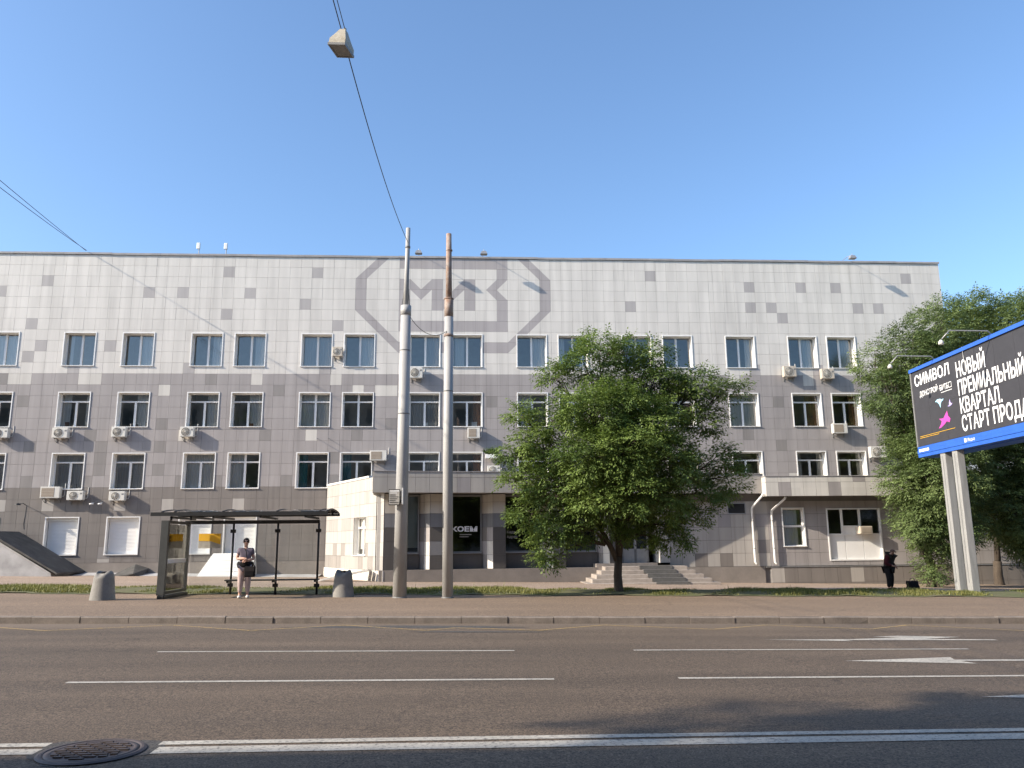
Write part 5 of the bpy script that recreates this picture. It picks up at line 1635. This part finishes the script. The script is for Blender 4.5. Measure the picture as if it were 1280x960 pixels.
def leaves(clumps, per, size, rng, base):
    """clumps: (centre, radius, tone, outward); leaf sprays on the outer, upper side of each clump"""
    P, Nn, T, UP = [], [], [], []
    NL = 9
    for (c, r, tb, ov) in clumps:
        ns = max(4, int(per / NL * (r / .5) ** 2))
        ov = np.array(ov)
        d = rng.normal(size=(ns * 2, 3)); d /= np.linalg.norm(d, axis=1)[:, None]
        d = d[(d @ ov) > -.25][:ns]
        ns = len(d)
        rr = r * rng.uniform(.55, 1.0, size=(ns, 1))
        o = np.array(c) + d * rr * np.array([1, 1, .7])
        outd = d * np.array([1, 1, .25]) + ov * .5 + rng.normal(size=(ns, 3)) * .3
        outd[:, 2] -= .40
        outd /= np.linalg.norm(outd, axis=1)[:, None]
        side = np.cross(outd, np.array([0, 0, 1.0])); side /= np.linalg.norm(side, axis=1)[:, None] + 1e-6
        nrm = np.cross(side, outd)                      # plane of the spray
        for j in range(NL):
            t = (j + .5) / NL * .40
            sg_ = (1 if j % 2 else -1) if j < NL - 1 else 0
            pos = o + outd * t + side * sg_ * .02 + rng.normal(size=(ns, 3)) * .015
            ax = outd * (.55 if sg_ else 1) + side * sg_ * .8 + rng.normal(size=(ns, 3)) * .2
            ax[:, 2] -= .2
            ax /= np.linalg.norm(ax, axis=1)[:, None]
            P.append(pos); Nn.append(ax); UP.append(nrm + rng.normal(size=(ns, 3)) * .28)
            T.append(np.clip(tb + rng.normal(size=ns) * .13, 0, 1))
    P = np.concatenate(P); A = np.concatenate(Nn); T = np.concatenate(T); U = np.concatenate(UP)
    n = len(P)
    B = np.cross(A, U); B /= np.linalg.norm(B, axis=1)[:, None] + 1e-6
    s = size * rng.uniform(.65, 1.25, size=(n, 1))
    V = np.empty((n, 4, 3))
    V[:, 0] = P; V[:, 1] = P + A * s * .45 + B * s * .22; V[:, 2] = P + A * s; V[:, 3] = P + A * s * .45 - B * s * .22
    V[:, 2, 2] -= (s * .12)[:, 0]
    F = np.arange(n * 4).reshape(n, 4)
    return V.reshape(-1, 3) - np.array(base), F, np.repeat(T, 4)


def tree(name, base, lobes, label, m, seed, dens=1.0, per=150, size=.135, trunk_r=.2, stems=((0, 0, 1.6),), yk=.85, group=None, spikes=True):
    rng = np.random.RandomState(seed)
    base = Vector(base)
    root = empty(name, base, label, 'tree', group)
    wood = MB()
    # trunk, then limbs to every lobe, then twigs to the clumps
    forks = []
    fk = base + Vector((.03, 0, min(1.0, .5 * stems[0][2])))
    wood.tube([base - Vector((0, 0, .15)), base + Vector((0, 0, .10)), base.lerp(fk, .5) + Vector((-.03, 0, 0)), fk + Vector((0, 0, .1))], [trunk_r * 1.45, trunk_r * 1.1, trunk_r, trunk_r * .92], 14)
    for (dx, dy, dz) in stems:
        f = base + Vector((dx, dy, dz))
        mid = fk.lerp(f, .5) + Vector((rng.uniform(-.06, .06), rng.uniform(-.06, .06), 0))
        wood.tube([fk - Vector((0, 0, .12)), mid, f], [trunk_r * .72, trunk_r * .66, trunk_r * .5], 12)
        forks.append(f)
    clumps = []
    for (lx, ly, lz, rx, rz_) in lobes:
        c = Vector((lx, ly, lz))
        f = min(forks, key=lambda q: (q - c).length)
        if c.z < f.z + .3: f = base.lerp(f, .75)
        m1 = f.lerp(c, .5) + Vector((rng.uniform(-.25, .25), rng.uniform(-.25, .25), .12 * (c - f).length))
        r0 = trunk_r * .42
        wood.tube([f, f.lerp(m1, .5) + Vector((0, 0, .1)), m1, c], [r0, r0 * .75, r0 * .5, r0 * .25], 8)
        ry = min(rx, rz_) * yk + .15
        nc = max(9, int(dens * 8 * rx * rz_ * ry / .55) + 3)
        nc = min(nc, 80)
        tb0 = rng.uniform(.38, .78)
        mine = []
        for k in range(nc * 4):
            if len(mine) >= nc: break
            d = rng.normal(size=3); d /= np.linalg.norm(d)
            q = rng.uniform(.62, 1.0) if rng.uniform() < .8 else rng.uniform(.2, .62)
            p = Vector((lx + d[0] * rx * q, ly + d[1] * ry * q, lz + d[2] * rz_ * q))
            r = rng.uniform(.34, .62) * min(1.0, .42 + .5 * min(rx, rz_))
            if any((p - Vector(m_[0])).length < .72 * (r + m_[1]) * .8 for m_ in mine): continue
            od = Vector(d[:]) + Vector((0, 0, .55))
            od.normalize()
            mine.append((p[:], r, float(np.clip(tb0 + rng.uniform(-.22, .22), .1, .9)), od[:]))
            if k % 2 == 0:
                a = c.lerp(m1, rng.uniform(0, .5))
                wood.tube([a, a.lerp(p, .55) + Vector((0, 0, .08)), p], [.024, .015, .007], 5)
        clumps += mine
        if spikes:
            # shoots breaking the outline
            for k in range(4):
                t = rng.uniform(0, 6.28)
                p = Vector((lx + math.cos(t) * rx * 1.12, ly + rng.uniform(-.4, .4), lz + math.sin(t) * rz_ * 1.12))
                clumps.append((p[:], rng.uniform(.16, .28), .6, (math.cos(t) * .7, 0, .7)))
    wood.build('trunk', M['bark'], root)
    V, F, T = leaves(clumps, per, size, rng, base)
    me = np_mesh('crown', V, F, m, T)
    o = bpy.data.objects.new('crown', me); COL.objects.link(o); o.parent = root
    return root, len(F)


MAIN = [(4.66, 26.99, 6.68, 0.47, 0.61), (4.14, 26.61, 5.74, 0.74, 0.61), (5.67, 27.27, 6.6, 0.27, 0.51), (5.76, 27.37, 5.69, 0.63, 0.53), (6.6, 27.08, 6.47, 0.36, 0.55), (6.59, 26.99, 5.61, 0.65, 0.52), (8.12, 27.08, 5.37, 0.61, 0.46), (9.11, 27.08, 5.16, 0.36, 0.24), (7.53, 27.27, 4.9, 0.7, 0.59), (8.29, 27.37, 4.13, 0.48, 0.46), (8.46, 27.08, 2.59, 0.75, 0.54), (9.04, 27.08, 2.17, 0.29, 0.39), (7.89, 26.99, 1.6, 0.58, 0.58), (7.24, 26.61, 0.55, 0.46, 0.22), (6.67, 26.52, -0.01, 0.45, 0.22), (4.97, 26.05, 4.29, 1.05, 0.75), (3.94, 25.48, 4.2, 0.83, 0.64), (6.06, 25.86, 3.86, 0.84, 0.65), (4.94, 25.1, 2.88, 1.0, 0.72), (6.44, 25.67, 2.65, 0.83, 0.64), (4.05, 25.29, 2.72, 0.91, 0.69), (5.23, 25.38, 1.67, 1.0, 0.69), (4.15, 25.57, 1.44, 0.88, 0.67), (6.38, 26.05, 1.31, 0.73, 0.53), (5.68, 28.31, 4.34, 1.19, 0.97), (6.77, 28.31, 2.81, 1.18, 0.96), (4.59, 28.22, 2.71, 1.07, 0.96), (5.82, 27.93, 1.42, 1.05, 0.63), (3.09, 26.99, 5.61, 0.33, 0.29), (2.86, 26.89, 4.12, 0.47, 0.39), (1.81, 26.89, 4.25, 0.39, 0.21), (2.26, 26.61, 3.37, 0.57, 0.36), (1.68, 26.89, 2.99, 0.37, 0.26), (2.84, 26.42, 2.84, 0.66, 0.46), (2.29, 26.52, 2.06, 0.63, 0.36), (1.57, 26.61, 1.96, 0.18, 0.13), (2.9, 26.23, 1.74, 0.73, 0.45), (2.2, 26.33, 0.97, 0.45, 0.43), (3.02, 26.23, 0.58, 0.6, 0.42), (2.55, 26.23, -0.16, 0.35, 0.35), (2.49, 26.23, -0.67, 0.17, 0.15), (3.62, 26.23, 0.47, 0.55, 0.35), (5.12, 26.52, 0.71, 0.91, 0.43), (6.22, 26.99, 0.46, 0.71, 0.34)]
T1 = [(20.0, 34.0, -0.75, 0.6, 1.1), (20.0, 33.8, -1.3, 0.55, 0.5), (19.9, 33.4, 0.0, 0.8, 0.8), (20.3, 33.6, 0.7, 1.1, 1.2), (19.75, 33.4, 1.8, 1.25, 1.2), (19.3, 33.6, 0.9, 1.0, 1.0), (21.13, 34.3, 0.86, 1.05, 1.47), (19.3, 34.0, 2.6, 1.1, 1.2), (19.95, 32.8, 2.76, 1.4, 1.5), (19.9, 34.2, 4.47, 0.95, 1.3), (20.5, 34.0, 4.8, 1.5, 1.6), (18.37, 34.3, 7.76, 0.72, 0.94), (18.6, 33.6, 6.37, 1.0, 1.1), (20.02, 34.0, 8.07, 1.3, 1.3), (21.67, 34.5, 9.44, 1.11, 1.25), (21.04, 35.4, 6.69, 1.86, 1.86), (22.26, 34.8, 4.0, 1.44, 2.17), (19.9, 32.9, 3.8, 1.0, 1.3)]
T2 = [(24.56, 37.5, 9.73, 1.6, 1.68), (26.67, 37.9, 10.47, 1.71, 1.46), (25.59, 37.5, 11.28, 0.97, 0.89), (24.05, 37.0, 7.39, 2.15, 1.95), (26.9, 37.8, 7.96, 2.21, 2.0), (25.1, 36.7, 1.57, 1.28, 1.88), (25.74, 38.0, 4.37, 2.17, 2.17), (27.85, 37.7, 10.85, 1.3, 1.22), (26.4, 39.3, 6.17, 2.06, 2.06)]
T3 = [(25.5, 34.3, -.9, 1.0, .7), (24.7, 34.2, -.5, .8, .7), (26.6, 34.6, -.6, 1.0, .8), (24.6, 34.4, .2, 1.2, .9), (25.9, 34.8, .1, 1.3, .9), (26.82, 35.0, 9.69, 1.36, 1.36), (27.66, 35.3, 7.44, 2.26, 2.26), (25.87, 34.6, 3.97, 2.17, 2.17), (24.0, 34.2, 1.11, 1.26, 1.26), (26.13, 35.0, 1.13, 2.16, 1.8)]
cnt = 0
cnt += tree('maple_tree', (5.0, 26.8, gv(5.0, 26.8)), MAIN, 'spreading green maple tree in front of the entrance steps', M['leaf'], 11, 1.9, 860, .108, .135, ((.30, .1, 2.2), (-.55, -.1, 2.0), (.1, .3, 2.5)))[1]
cnt += tree('elm_tree', (19.8, 34.0, gz(19.8, 34)), T1, 'bushy tree leafy down to the grass beside the billboard posts', M['leaf2'], 12, .95, 540, .11, .17, ((.1, 0, 2.2), (-.3, .1, 1.8)))[1]
cnt += tree('elm_tree', (25.2, 37.6, gz(25.2, 37.6)), T2, 'tall tree rising behind the billboard against the sky', M['leaf2'], 13, .95, 440, .12, .2, ((.1, 0, 3.0),))[1]
cnt += tree('elm_tree', (25.9, 35.0, gz(25.9, 35)), T3, 'tree at the right edge of the photo behind the billboard', M['leaf2'], 14, .95, 440, .12, .2, ((.1, 0, 2.6),))[1]
# street tree behind the viewer; only its shadow reaches the road
TS = [(-24.0, .5, 13.7, .65, .5), (-22.2, .4, 7.5, 1.6, 1.2), (-20.0, .4, 12.1, 1.2, 1.0), (-18.2, .4, 12.9, 2.0, 1.7), (-19.0, .3, 8.0, 2.0, 1.5)]
tree('street_tree', (-20.8, .3, -1.64), TS, 'street tree beside the viewer casting the leafy shadow on the road', M['leaf'], 15, .7, 110, .22, .2, ((0, 0, 9.0),))

# ------------------------------------------------------------------ grass
rng = np.random.RandomState(5)
NG = 62000
gx = np.concatenate([rng.uniform(-19, 24, NG)])
gy = 25.9 + (2.7) * rng.uniform(0, 1, len(gx)) ** 1.1
edge_w = .16 * np.sin(gx * 1.7) + .10 * np.sin(gx * 4.1 + 1) + .06 * np.sin(gx * 9.3)
tuft = np.sin(gx * 1.3 + .7 * gy) + np.sin(gx * 3.1 - 1.9 * gy) + np.sin(gx * .47 + 2.0)
keep = (tuft > -0.25 + 1.1 * rng.uniform(-1, 1, len(gx)))
gx, gy, edge_w, tuft = gx[keep], gy[keep], edge_w[keep], tuft[keep]
gy = gy + edge_w * .9
n = len(gx)
gzv = np.array([gv(a, b) for a, b in zip(gx, gy)]) + .01
h = rng.uniform(.025, .08, n) * (1 + .35 * np.clip(tuft, -1, 2))
h[rng.uniform(size=n) < .004] *= 2.6
az = rng.uniform(0, 6.28, n)
lean = rng.uniform(.1, .7, n) * h
wd = rng.uniform(.008, .018, n)
V = np.empty((n, 3, 3))
V[:, 0] = np.stack([gx - np.sin(az) * wd, gy + np.cos(az) * wd, gzv], -1)
V[:, 1] = np.stack([gx + np.sin(az) * wd, gy - np.cos(az) * wd, gzv], -1)
V[:, 2] = np.stack([gx + np.cos(az) * lean, gy + np.sin(az) * lean, gzv + h], -1)
gt = np.repeat(np.clip(.5 + .22 * rng.normal(size=n) + .1 * np.sin(gx * .9), 0, 1), 3)
me = np_mesh('grass', V.reshape(-1, 3), np.arange(n * 3).reshape(n, 3), M['grass'], gt)
o = bpy.data.objects.new('grass', me); COL.objects.link(o)
tag(o, 'strip of ragged green grass between the pavement and the path', 'grass', kind='stuff')
# dry weed at the right edge
wd_ = empty('weed', (22.4, 30.5, gz(22.4, 30.5)), 'dry brown weed standing in the grass at the right edge', 'weed')
q = MB()
for k in range(16):
    a = Vector((22.3 + random.uniform(-.35, .35), 30.5 + random.uniform(-.2, .2), gz(22.4, 30.5)))
    b = a + Vector((random.uniform(-.3, .3), random.uniform(-.2, .2), random.uniform(.4, 1.1)))
    q.tube([a, a.lerp(b, .5) + Vector((random.uniform(-.05, .05), 0, 0)), b], [.010, .007, .004], 5)
    for t in (.5, .7, .9):
        c = a.lerp(b, t); q.tube([c, c + Vector((random.uniform(-.2, .2), random.uniform(-.1, .1), random.uniform(.05, .15)))], [.005, .003], 4)
q.build('stems', M['bark'], wd_)


# ------------------------------------------------------------------ people
def skin(joints, edges, root, sub=2):
    me = bpy.data.meshes.new('sk')
    names = list(joints)
    me.from_pydata([joints[n][0] for n in names], [], []) if False else me.from_pydata([joints[n][0] for n in names], [(names.index(a), names.index(b)) for a, b in edges], [])
    o = bpy.data.objects.new('sk', me)
    COL.objects.link(o)
    md = o.modifiers.new('s', 'SKIN'); md.use_smooth_shade = True; md.branch_smoothing = .3
    ss = o.modifiers.new('u', 'SUBSURF'); ss.levels = sub; ss.render_levels = sub
    for i, n_ in enumerate(names):
        r = joints[n_][1]
        r = r if hasattr(r, '__len__') else (r, r)
        me.skin_vertices[0].data[i].radius = r
        me.skin_vertices[0].data[i].use_root = (n_ == root)
    dg = bpy.context.evaluated_depsgraph_get()
    ev = bpy.data.meshes.new_from_object(o.evaluated_get(dg))
    vs = [tuple(v.co) for v in ev.vertices]; fs = [tuple(p.vertices) for p in ev.polygons]
    bpy.data.objects.remove(o); bpy.data.meshes.remove(ev)
    return vs, fs


def xf(vs, org, rz, k=1.0):
    c, s = math.cos(rz), math.sin(rz)
    return [(org[0] + k * (x * c - y * s), org[1] + k * (x * s + y * c), org[2] + k * z) for x, y, z in vs]


def ball(c, r, n=12, m=8):
    vs, fs = [], []
    for i in range(m + 1):
        ph = math.pi * i / m
        for k in range(n):
            t = 2 * math.pi * k / n
            vs.append((c[0] + r[0] * math.sin(ph) * math.cos(t), c[1] + r[1] * math.sin(ph) * math.sin(t), c[2] + r[2] * math.cos(ph)))
    for i in range(m):
        for k in range(n):
            k2 = (k + 1) % n
            fs.append((i * n + k, (i + 1) * n + k, (i + 1) * n + k2, i * n + k2))
    return vs, fs


def person(org, rz, k, J, hands, label, skin_m, headc, parts, facing_tilt=0.0):
    """J: joints in metres, person looking towards -y, right hand side at -x"""
    E_body = [('pelvis', 'belly'), ('belly', 'chest'), ('chest', 'neck'), ('neck', 'head0'), ('head0', 'head1'), ('head1', 'head2'),
              ('chest', 'shL'), ('shL', 'elL'), ('elL', 'wrL'), ('wrL', 'paL'), ('chest', 'shR'), ('shR', 'elR'), ('elR', 'wrR'), ('wrR', 'paR'),
              ('pelvis', 'hiL'), ('hiL', 'knL'), ('knL', 'anL'), ('anL', 'toL'), ('pelvis', 'hiR'), ('hiR', 'knR'), ('knR', 'anR'), ('anR', 'toR')]
    vs, fs = skin(J, E_body, 'pelvis')
    mb = MB(); mb.add(xf(vs, org, rz, k), fs, 0, True)
    # face: nose, ears, mouth ridge; fingers
    hx, hy, hz = headc
    nose = MB(); nose.tube([(hx, hy - .085, hz + .015), (hx, hy - .108, hz - .02), (hx, hy - .09, hz - .035)], [.010, .015, .011], 6)
    mb.add(xf(nose.v, org, rz, k), nose.f, 0, True)
    for sx in (-1, 1):
        e = ball((hx + sx * .078, hy + .008, hz - .005), (.012, .022, .032), 8, 5); mb.add(xf(e[0], org, rz, k), e[1], 0, True)
    lip = ball((hx, hy - .088, hz - .062), (.024, .010, .008), 8, 4); mb.add(xf(lip[0], org, rz, k), lip[1], 0, True)
    for (pa, dirv, curl, th) in hands:
        p = Vector(pa); d = Vector(dirv).normalized()
        cu_ = Vector(curl).normalized(); sd_ = d.cross(cu_).normalized()
        for q_, (off, ln) in enumerate(((-.030, .062), (-.010, .072), (.010, .068), (.029, .054))):
            b = p + sd_ * off
            t = MB(); t.tube([b - d * .02, b + d * ln * .45, b + d * ln * .75 + cu_ * ln * .35, b + d * ln * .8 + cu_ * ln * .75], [.0095, .009, .0085, .007], 6)
            mb.add(xf(t.v, org, rz, k), t.f, 0, True)
        b = p + sd_ * (-.036 * th) - d * .035
        t = MB(); t.tube([b, b + sd_ * (-.028 * th) + d * .025 + cu_ * .012, b + sd_ * (-.030 * th) + d * .055 + cu_ * .026], [.011, .010, .008], 6)
        mb.add(xf(t.v, org, rz, k), t.f, 0, True)
    body = mb.build('person', skin_m)
    tag(body, label, 'person')
    for (nm, vs, fs, m_) in parts:
        pb_ = MB(); pb_.add(xf(vs, org, rz, k), fs, 0, True)
        pb_.build(nm, m_, body)
    return body


# woman waiting under the shelter
wx, wy = -6.36, 24.05
wz = gz(wx, wy)
J = {'pelvis': ((0, 0, .93), (.150, .115)), 'belly': ((0, .0, 1.06), (.150, .115)), 'chest': ((0, .01, 1.28), (.150, .110)), 'neck': ((0, .012, 1.44), .050),
     'head0': ((0, -.005, 1.50), (.060, .066)), 'head1': ((0, -.012, 1.58), (.072, .085)), 'head2': ((0, .0, 1.65), (.055, .065)),
     'shL': ((.175, .01, 1.36), .062), 'elL': ((.225, .0, 1.10), .046), 'wrL': ((.05, -.205, 1.05), .034), 'paL': ((-.01, -.225, 1.06), (.036, .022)),
     'shR': ((-.175, .01, 1.36), .062), 'elR': ((-.235, -.02, 1.11), .047), 'wrR': ((-.04, -.215, 1.12), .035), 'paR': ((.02, -.235, 1.12), (.036, .022)),
     'hiL': ((.085, 0, .86), .095), 'knL': ((.095, -.005, .48), .062), 'anL': ((.10, .015, .09), .040), 'toL': ((.115, -.11, .04), (.038, .030)),
     'hiR': ((-.085, 0, .86), .095), 'knR': ((-.10, -.01, .48), .062), 'anR': ((-.11, .015, .09), .040), 'toR': ((-.13, -.11, .04), (.038, .030))}
def grow(J, names, g, extra=None):
    d = {}
    for n_ in names:
        p, r = J[n_]
        r = r if hasattr(r, '__len__') else (r, r)
        d[n_] = (p, (r[0] + g, r[1] + g))
    if extra: d.update(extra)
    return d
SJ = grow(J, ['pelvis', 'belly', 'chest', 'shL', 'shR'], .034, {'neck': ((0, .012, 1.40), .074), 'sl': ((.21, .004, 1.19), .080), 'sr': ((-.215, -.008, 1.19), .080), 'hem': ((0, 0, .90), (.190, .155))})
sv, sf_ = skin(SJ, [('hem', 'pelvis'), ('pelvis', 'belly'), ('belly', 'chest'), ('chest', 'neck'), ('chest', 'shL'), ('shL', 'sl'), ('chest', 'shR'), ('shR', 'sr')], 'chest')
TJ = grow(J, ['hiL', 'knL', 'hiR', 'knR'], .030, {'pelvis': ((0, 0, .92), (.175, .140)), 'aL': ((.10, .01, .14), .058), 'aR': ((-.11, .01, .14), .058)})
tv, tf = skin(TJ, [('pelvis', 'hiL'), ('hiL', 'knL'), ('knL', 'aL'), ('pelvis', 'hiR'), ('hiR', 'knR'), ('knR', 'aR')], 'pelvis')
parts = [('shirt', sv, sf_, M['shirt']), ('trousers', tv, tf, M['trousers'])]
hv = ball((0, .022, 1.612), (.088, .092, .092), 14, 9)
hv = ([(x, y if y > -.03 or z > 1.64 else -.03, z) for x, y, z in hv[0]], hv[1])
parts.append(('hair', hv[0], hv[1], M['hair']))
g_ = MB()
for sx in (-1, 1):
    b = ball((sx * .034, -.098, 1.592), (.030, .010, .021), 10, 6); g_.add(b[0], b[1])
g_.tube([(-.075, -.02, 1.60), (-.066, -.09, 1.60), (.066, -.09, 1.60), (.075, -.02, 1.60)], .005, 5)
parts.append(('sunglasses', g_.v, g_.f, M['black_cloth']))
jk = MB()
n = 26
for k in range(n):
    t = 2 * math.pi * k / n
    for rr, zz in ((.208, 1.02), (.232, .97), (.228, .90), (.210, .86)):
        jk.v.append((rr * 1.0 * math.cos(t) * (1 + .04 * math.sin(5 * t)), (rr - .03) * math.sin(t) * (1 + .04 * math.sin(4 * t)), zz + .012 * math.sin(3 * t)))
for k in range(n):
    k2 = (k + 1) % n
    for i in range(3): jk.f.append((k * 4 + i, k2 * 4 + i, k2 * 4 + i + 1, k * 4 + i + 1))
parts.append(('tied_jacket', jk.v, jk.f, M['black_cloth']))
for sx, nm in ((.108, 'shoe'), (-.12, 'shoe')):
    b = ball((sx, -.05, .045), (.052, .125, .045), 12, 6); parts.append((nm, [(x, y, max(0.0, z)) for x, y, z in b[0]], b[1], M['shoe_white']))
hands = [((.015, -.24, 1.12), (.9, -.1, -.25), (.1, .3, -.6), 1), ((-.02, -.23, 1.06), (-.9, -.1, -.2), (.1, .3, -.5), -1)]
person((wx, wy, wz), rad(12), 1.0, J, hands, 'person in grey top, light trousers and sunglasses waiting with folded arms under the bus shelter', M['skin'], (0, -.012, 1.585), parts)
# her bag
bgx = empty('handbag', (wx + .21, wy - .17, wz + .62), 'black shoulder bag hanging at the hip of the person at the bus stop', 'bag')
q = MB(); q.bbox(wx + .06, wx + .36, wy - .33, wy - .19, wz + .60, wz + .90, .04); q.build('pouch', M['black_cloth'], bgx)
q = MB(); q.tube([(wx + .10, wy - .18, wz + .88), (wx + .10, wy - .20, wz + 1.02), (wx + .06, wy - .17, wz + 1.30), (wx - .02, wy - .06, wz + 1.40), (wx - .05, wy + .10, wz + 1.36), (wx + .12, wy + .14, wz + 1.05), (wx + .32, wy - .12, wz + .88)], .012, 6); q.build('strap', M['black_cloth'], bgx)
q = MB(); q.box(wx + .07, wx + .35, wy - .338, wy - .33, wz + .76, wz + .88); q.build('flap', M['dark_cloth'], bgx)

# stooping man by the trees
mx_, my_ = 16.08, 30.35
mz = gz(mx_, my_)
J = {'pelvis': ((0, .04, .86), (.150, .120)), 'belly': ((0, .02, 1.0), (.158, .130)), 'chest': ((0, -.03, 1.20), (.165, .125)), 'neck': ((0, -.10, 1.35), .055),
     'head0': ((0, -.15, 1.38), (.058, .064)), 'head1': ((0, -.19, 1.43), (.070, .082)), 'head2': ((0, -.18, 1.50), (.055, .062)),
     'shL': ((.19, -.03, 1.27), .070), 'elL': ((.25, .01, 1.01), .052), 'wrL': ((.12, -.20, .90), .034), 'paL': ((.07, -.235, .88), (.038, .024)),
     'shR': ((-.19, -.03, 1.27), .070), 'elR': ((-.25, .02, 1.01), .052), 'wrR': ((-.12, -.20, .91), .034), 'paR': ((-.05, -.24, .90), (.038, .024)),
     'hiL': ((.09, .04, .80), .100), 'knL': ((.13, .01, .44), .064), 'anL': ((.15, .05, .08), .042), 'toL': ((.17, -.09, .035), (.042, .032)),
     'hiR': ((-.09, .04, .80), .100), 'knR': ((-.10, .01, .44), .064), 'anR': ((-.11, .05, .08), .042), 'toR': ((-.14, -.09, .035), (.042, .032))}
SJ = grow(J, ['pelvis', 'belly', 'chest', 'shL', 'shR', 'elL', 'elR'], .046, {'neck': ((0, -.085, 1.32), .092), 'sl': ((.145, -.165, .92), .050), 'sr': ((-.145, -.165, .92), .050), 'hem': ((0, .04, .78), (.205, .175))})
sv, sf_ = skin(SJ, [('hem', 'pelvis'), ('pelvis', 'belly'), ('belly', 'chest'), ('chest', 'neck'), ('chest', 'shL'), ('shL', 'elL'), ('elL', 'sl'), ('chest', 'shR'), ('shR', 'elR'), ('elR', 'sr')], 'chest')
TJ = grow(J, ['hiL', 'knL', 'hiR', 'knR'], .038, {'pelvis': ((0, .04, .85), (.185, .155)), 'aL': ((.15, .045, .10), .066), 'aR': ((-.11, .045, .10), .066)})
tv, tf = skin(TJ, [('pelvis', 'hiL'), ('hiL', 'knL'), ('knL', 'aL'), ('pelvis', 'hiR'), ('hiR', 'knR'), ('knR', 'aR')], 'pelvis')
parts = [('jacket', sv, sf_, M['maroon']), ('trousers', tv, tf, M['black_cloth'])]
vv = grow(J, ['pelvis', 'belly', 'chest'], .056, {'neck': ((0, -.08, 1.30), .085), 'hem': ((0, .04, .80), (.212, .182))})
vv_, vf_ = skin(vv, [('hem', 'pelvis'), ('pelvis', 'belly'), ('belly', 'chest'), ('chest', 'neck')], 'chest')
parts.append(('vest', vv_, vf_, M['dark_cloth']))
hb = ball((0, -.175, 1.475), (.086, .098, .066), 14, 8); parts.append(('cap', [(x, y, max(1.452, z)) for x, y, z in hb[0]], hb[1], M['cap']))
vz = MB(); vz.add([(-.07, -.25, 1.462), (.07, -.25, 1.462), (.055, -.335, 1.435), (-.055, -.335, 1.435), (-.07, -.25, 1.470), (.07, -.25, 1.470), (.055, -.335, 1.443), (-.055, -.335, 1.443)], [(0, 1, 2, 3), (7, 6, 5, 4), (0, 3, 7, 4), (1, 5, 6, 2), (3, 2, 6, 7)])
parts.append(('cap_visor', vz.v, vz.f, M['cap']))
for sx in (.16, -.125):
    b = ball((sx, -.03, .05), (.056, .135, .05), 12, 6); parts.append(('shoe', [(x, y, max(0.0, z)) for x, y, z in b[0]], b[1], M['black_cloth']))
hands = [((.055, -.25, .875), (-.6, -.5, -.3), (-.2, .5, -.5), -1), ((-.03, -.255, .895), (.6, -.5, -.3), (.2, .5, -.5), 1)]
person((mx_, my_, mz), rad(40), .98, J, hands, 'person in cap, dark vest and maroon sleeves looking down beside the trees', M['skin_tan'], (0, -.19, 1.43), parts)
sk = empty('bag', (17.0, 30.5, gz(17, 30.5)), 'black carrier bag standing on the grass right of the stooping person', 'bag')
q = MB()
bm2 = bmesh.new(); bmesh.ops.create_cube(bm2, size=1); bmesh.ops.subdivide_edges(bm2, edges=list(bm2.edges), cuts=4, use_grid_fill=True)
for v_ in bm2.verts:
    z_ = v_.co.z + .5
    k = 1 - .12 * z_ + .05 * math.sin(9 * v_.co.x + 7 * z_)
    v_.co = Vector((17.0 + v_.co.x * .40 * k + .012 * math.sin(20 * z_), 30.5 + v_.co.y * .26 * k, gz(17, 30.5) + z_ * .33 + .02 * math.sin(8 * v_.co.x)))
q.bm(bm2, smooth=True); q.build('sack', M['black_cloth'], sk)
q = MB(); q.tube([(16.90, 30.5, gz(17, 30.5) + .32), (16.93, 30.5, gz(17, 30.5) + .43), (17.07, 30.5, gz(17, 30.5) + .43), (17.10, 30.5, gz(17, 30.5) + .32)], .010, 6); q.build('handle', M['black_cloth'], sk)

# ------------------------------------------------------------------ across the street (seen in the glass and by its shadow) and far right
op = empty('apartment_building', (-10, -8, -1.7), 'apartment building behind the viewer whose shadow edges the near lane', 'building')
OY, OZ = -2.4, 17.6
q = MB(); q.box(-78, 62, OY - 12, OY, -2.2, OZ); q.build('wall', M['brick_far'], op)
wmesh = MB(); wmesh.box(0, 1.6, -.02, .03, 0, 1.7); wmesh = wmesh.mesh('window', M['dark_pane'])
for r_ in range(5):
    for k in range(40): inst('window', wmesh, (-76 + k * 3.4, OY, .2 + r_ * 3.3), op)
fo = empty('distant_building', (62, 96, -2.3), 'pale distant building glimpsed through the trees at far right', 'building')
q = MB(); q.box(46, 90, 90, 104, -3.2, 13.5); q.build('wall', M['far_roof'], fo)
wmesh = MB(); wmesh.box(0, 1.8, -.05, .05, 0, 1.6); wmesh = wmesh.mesh('window', M['dark_pane'])
for r_ in range(4):
    for k in range(12): inst('window', wmesh, (47.5 + k * 3.4, 90, -.5 + r_ * 3.2), fo)
print('leaf faces', cnt, 'objects', len(bpy.data.objects))
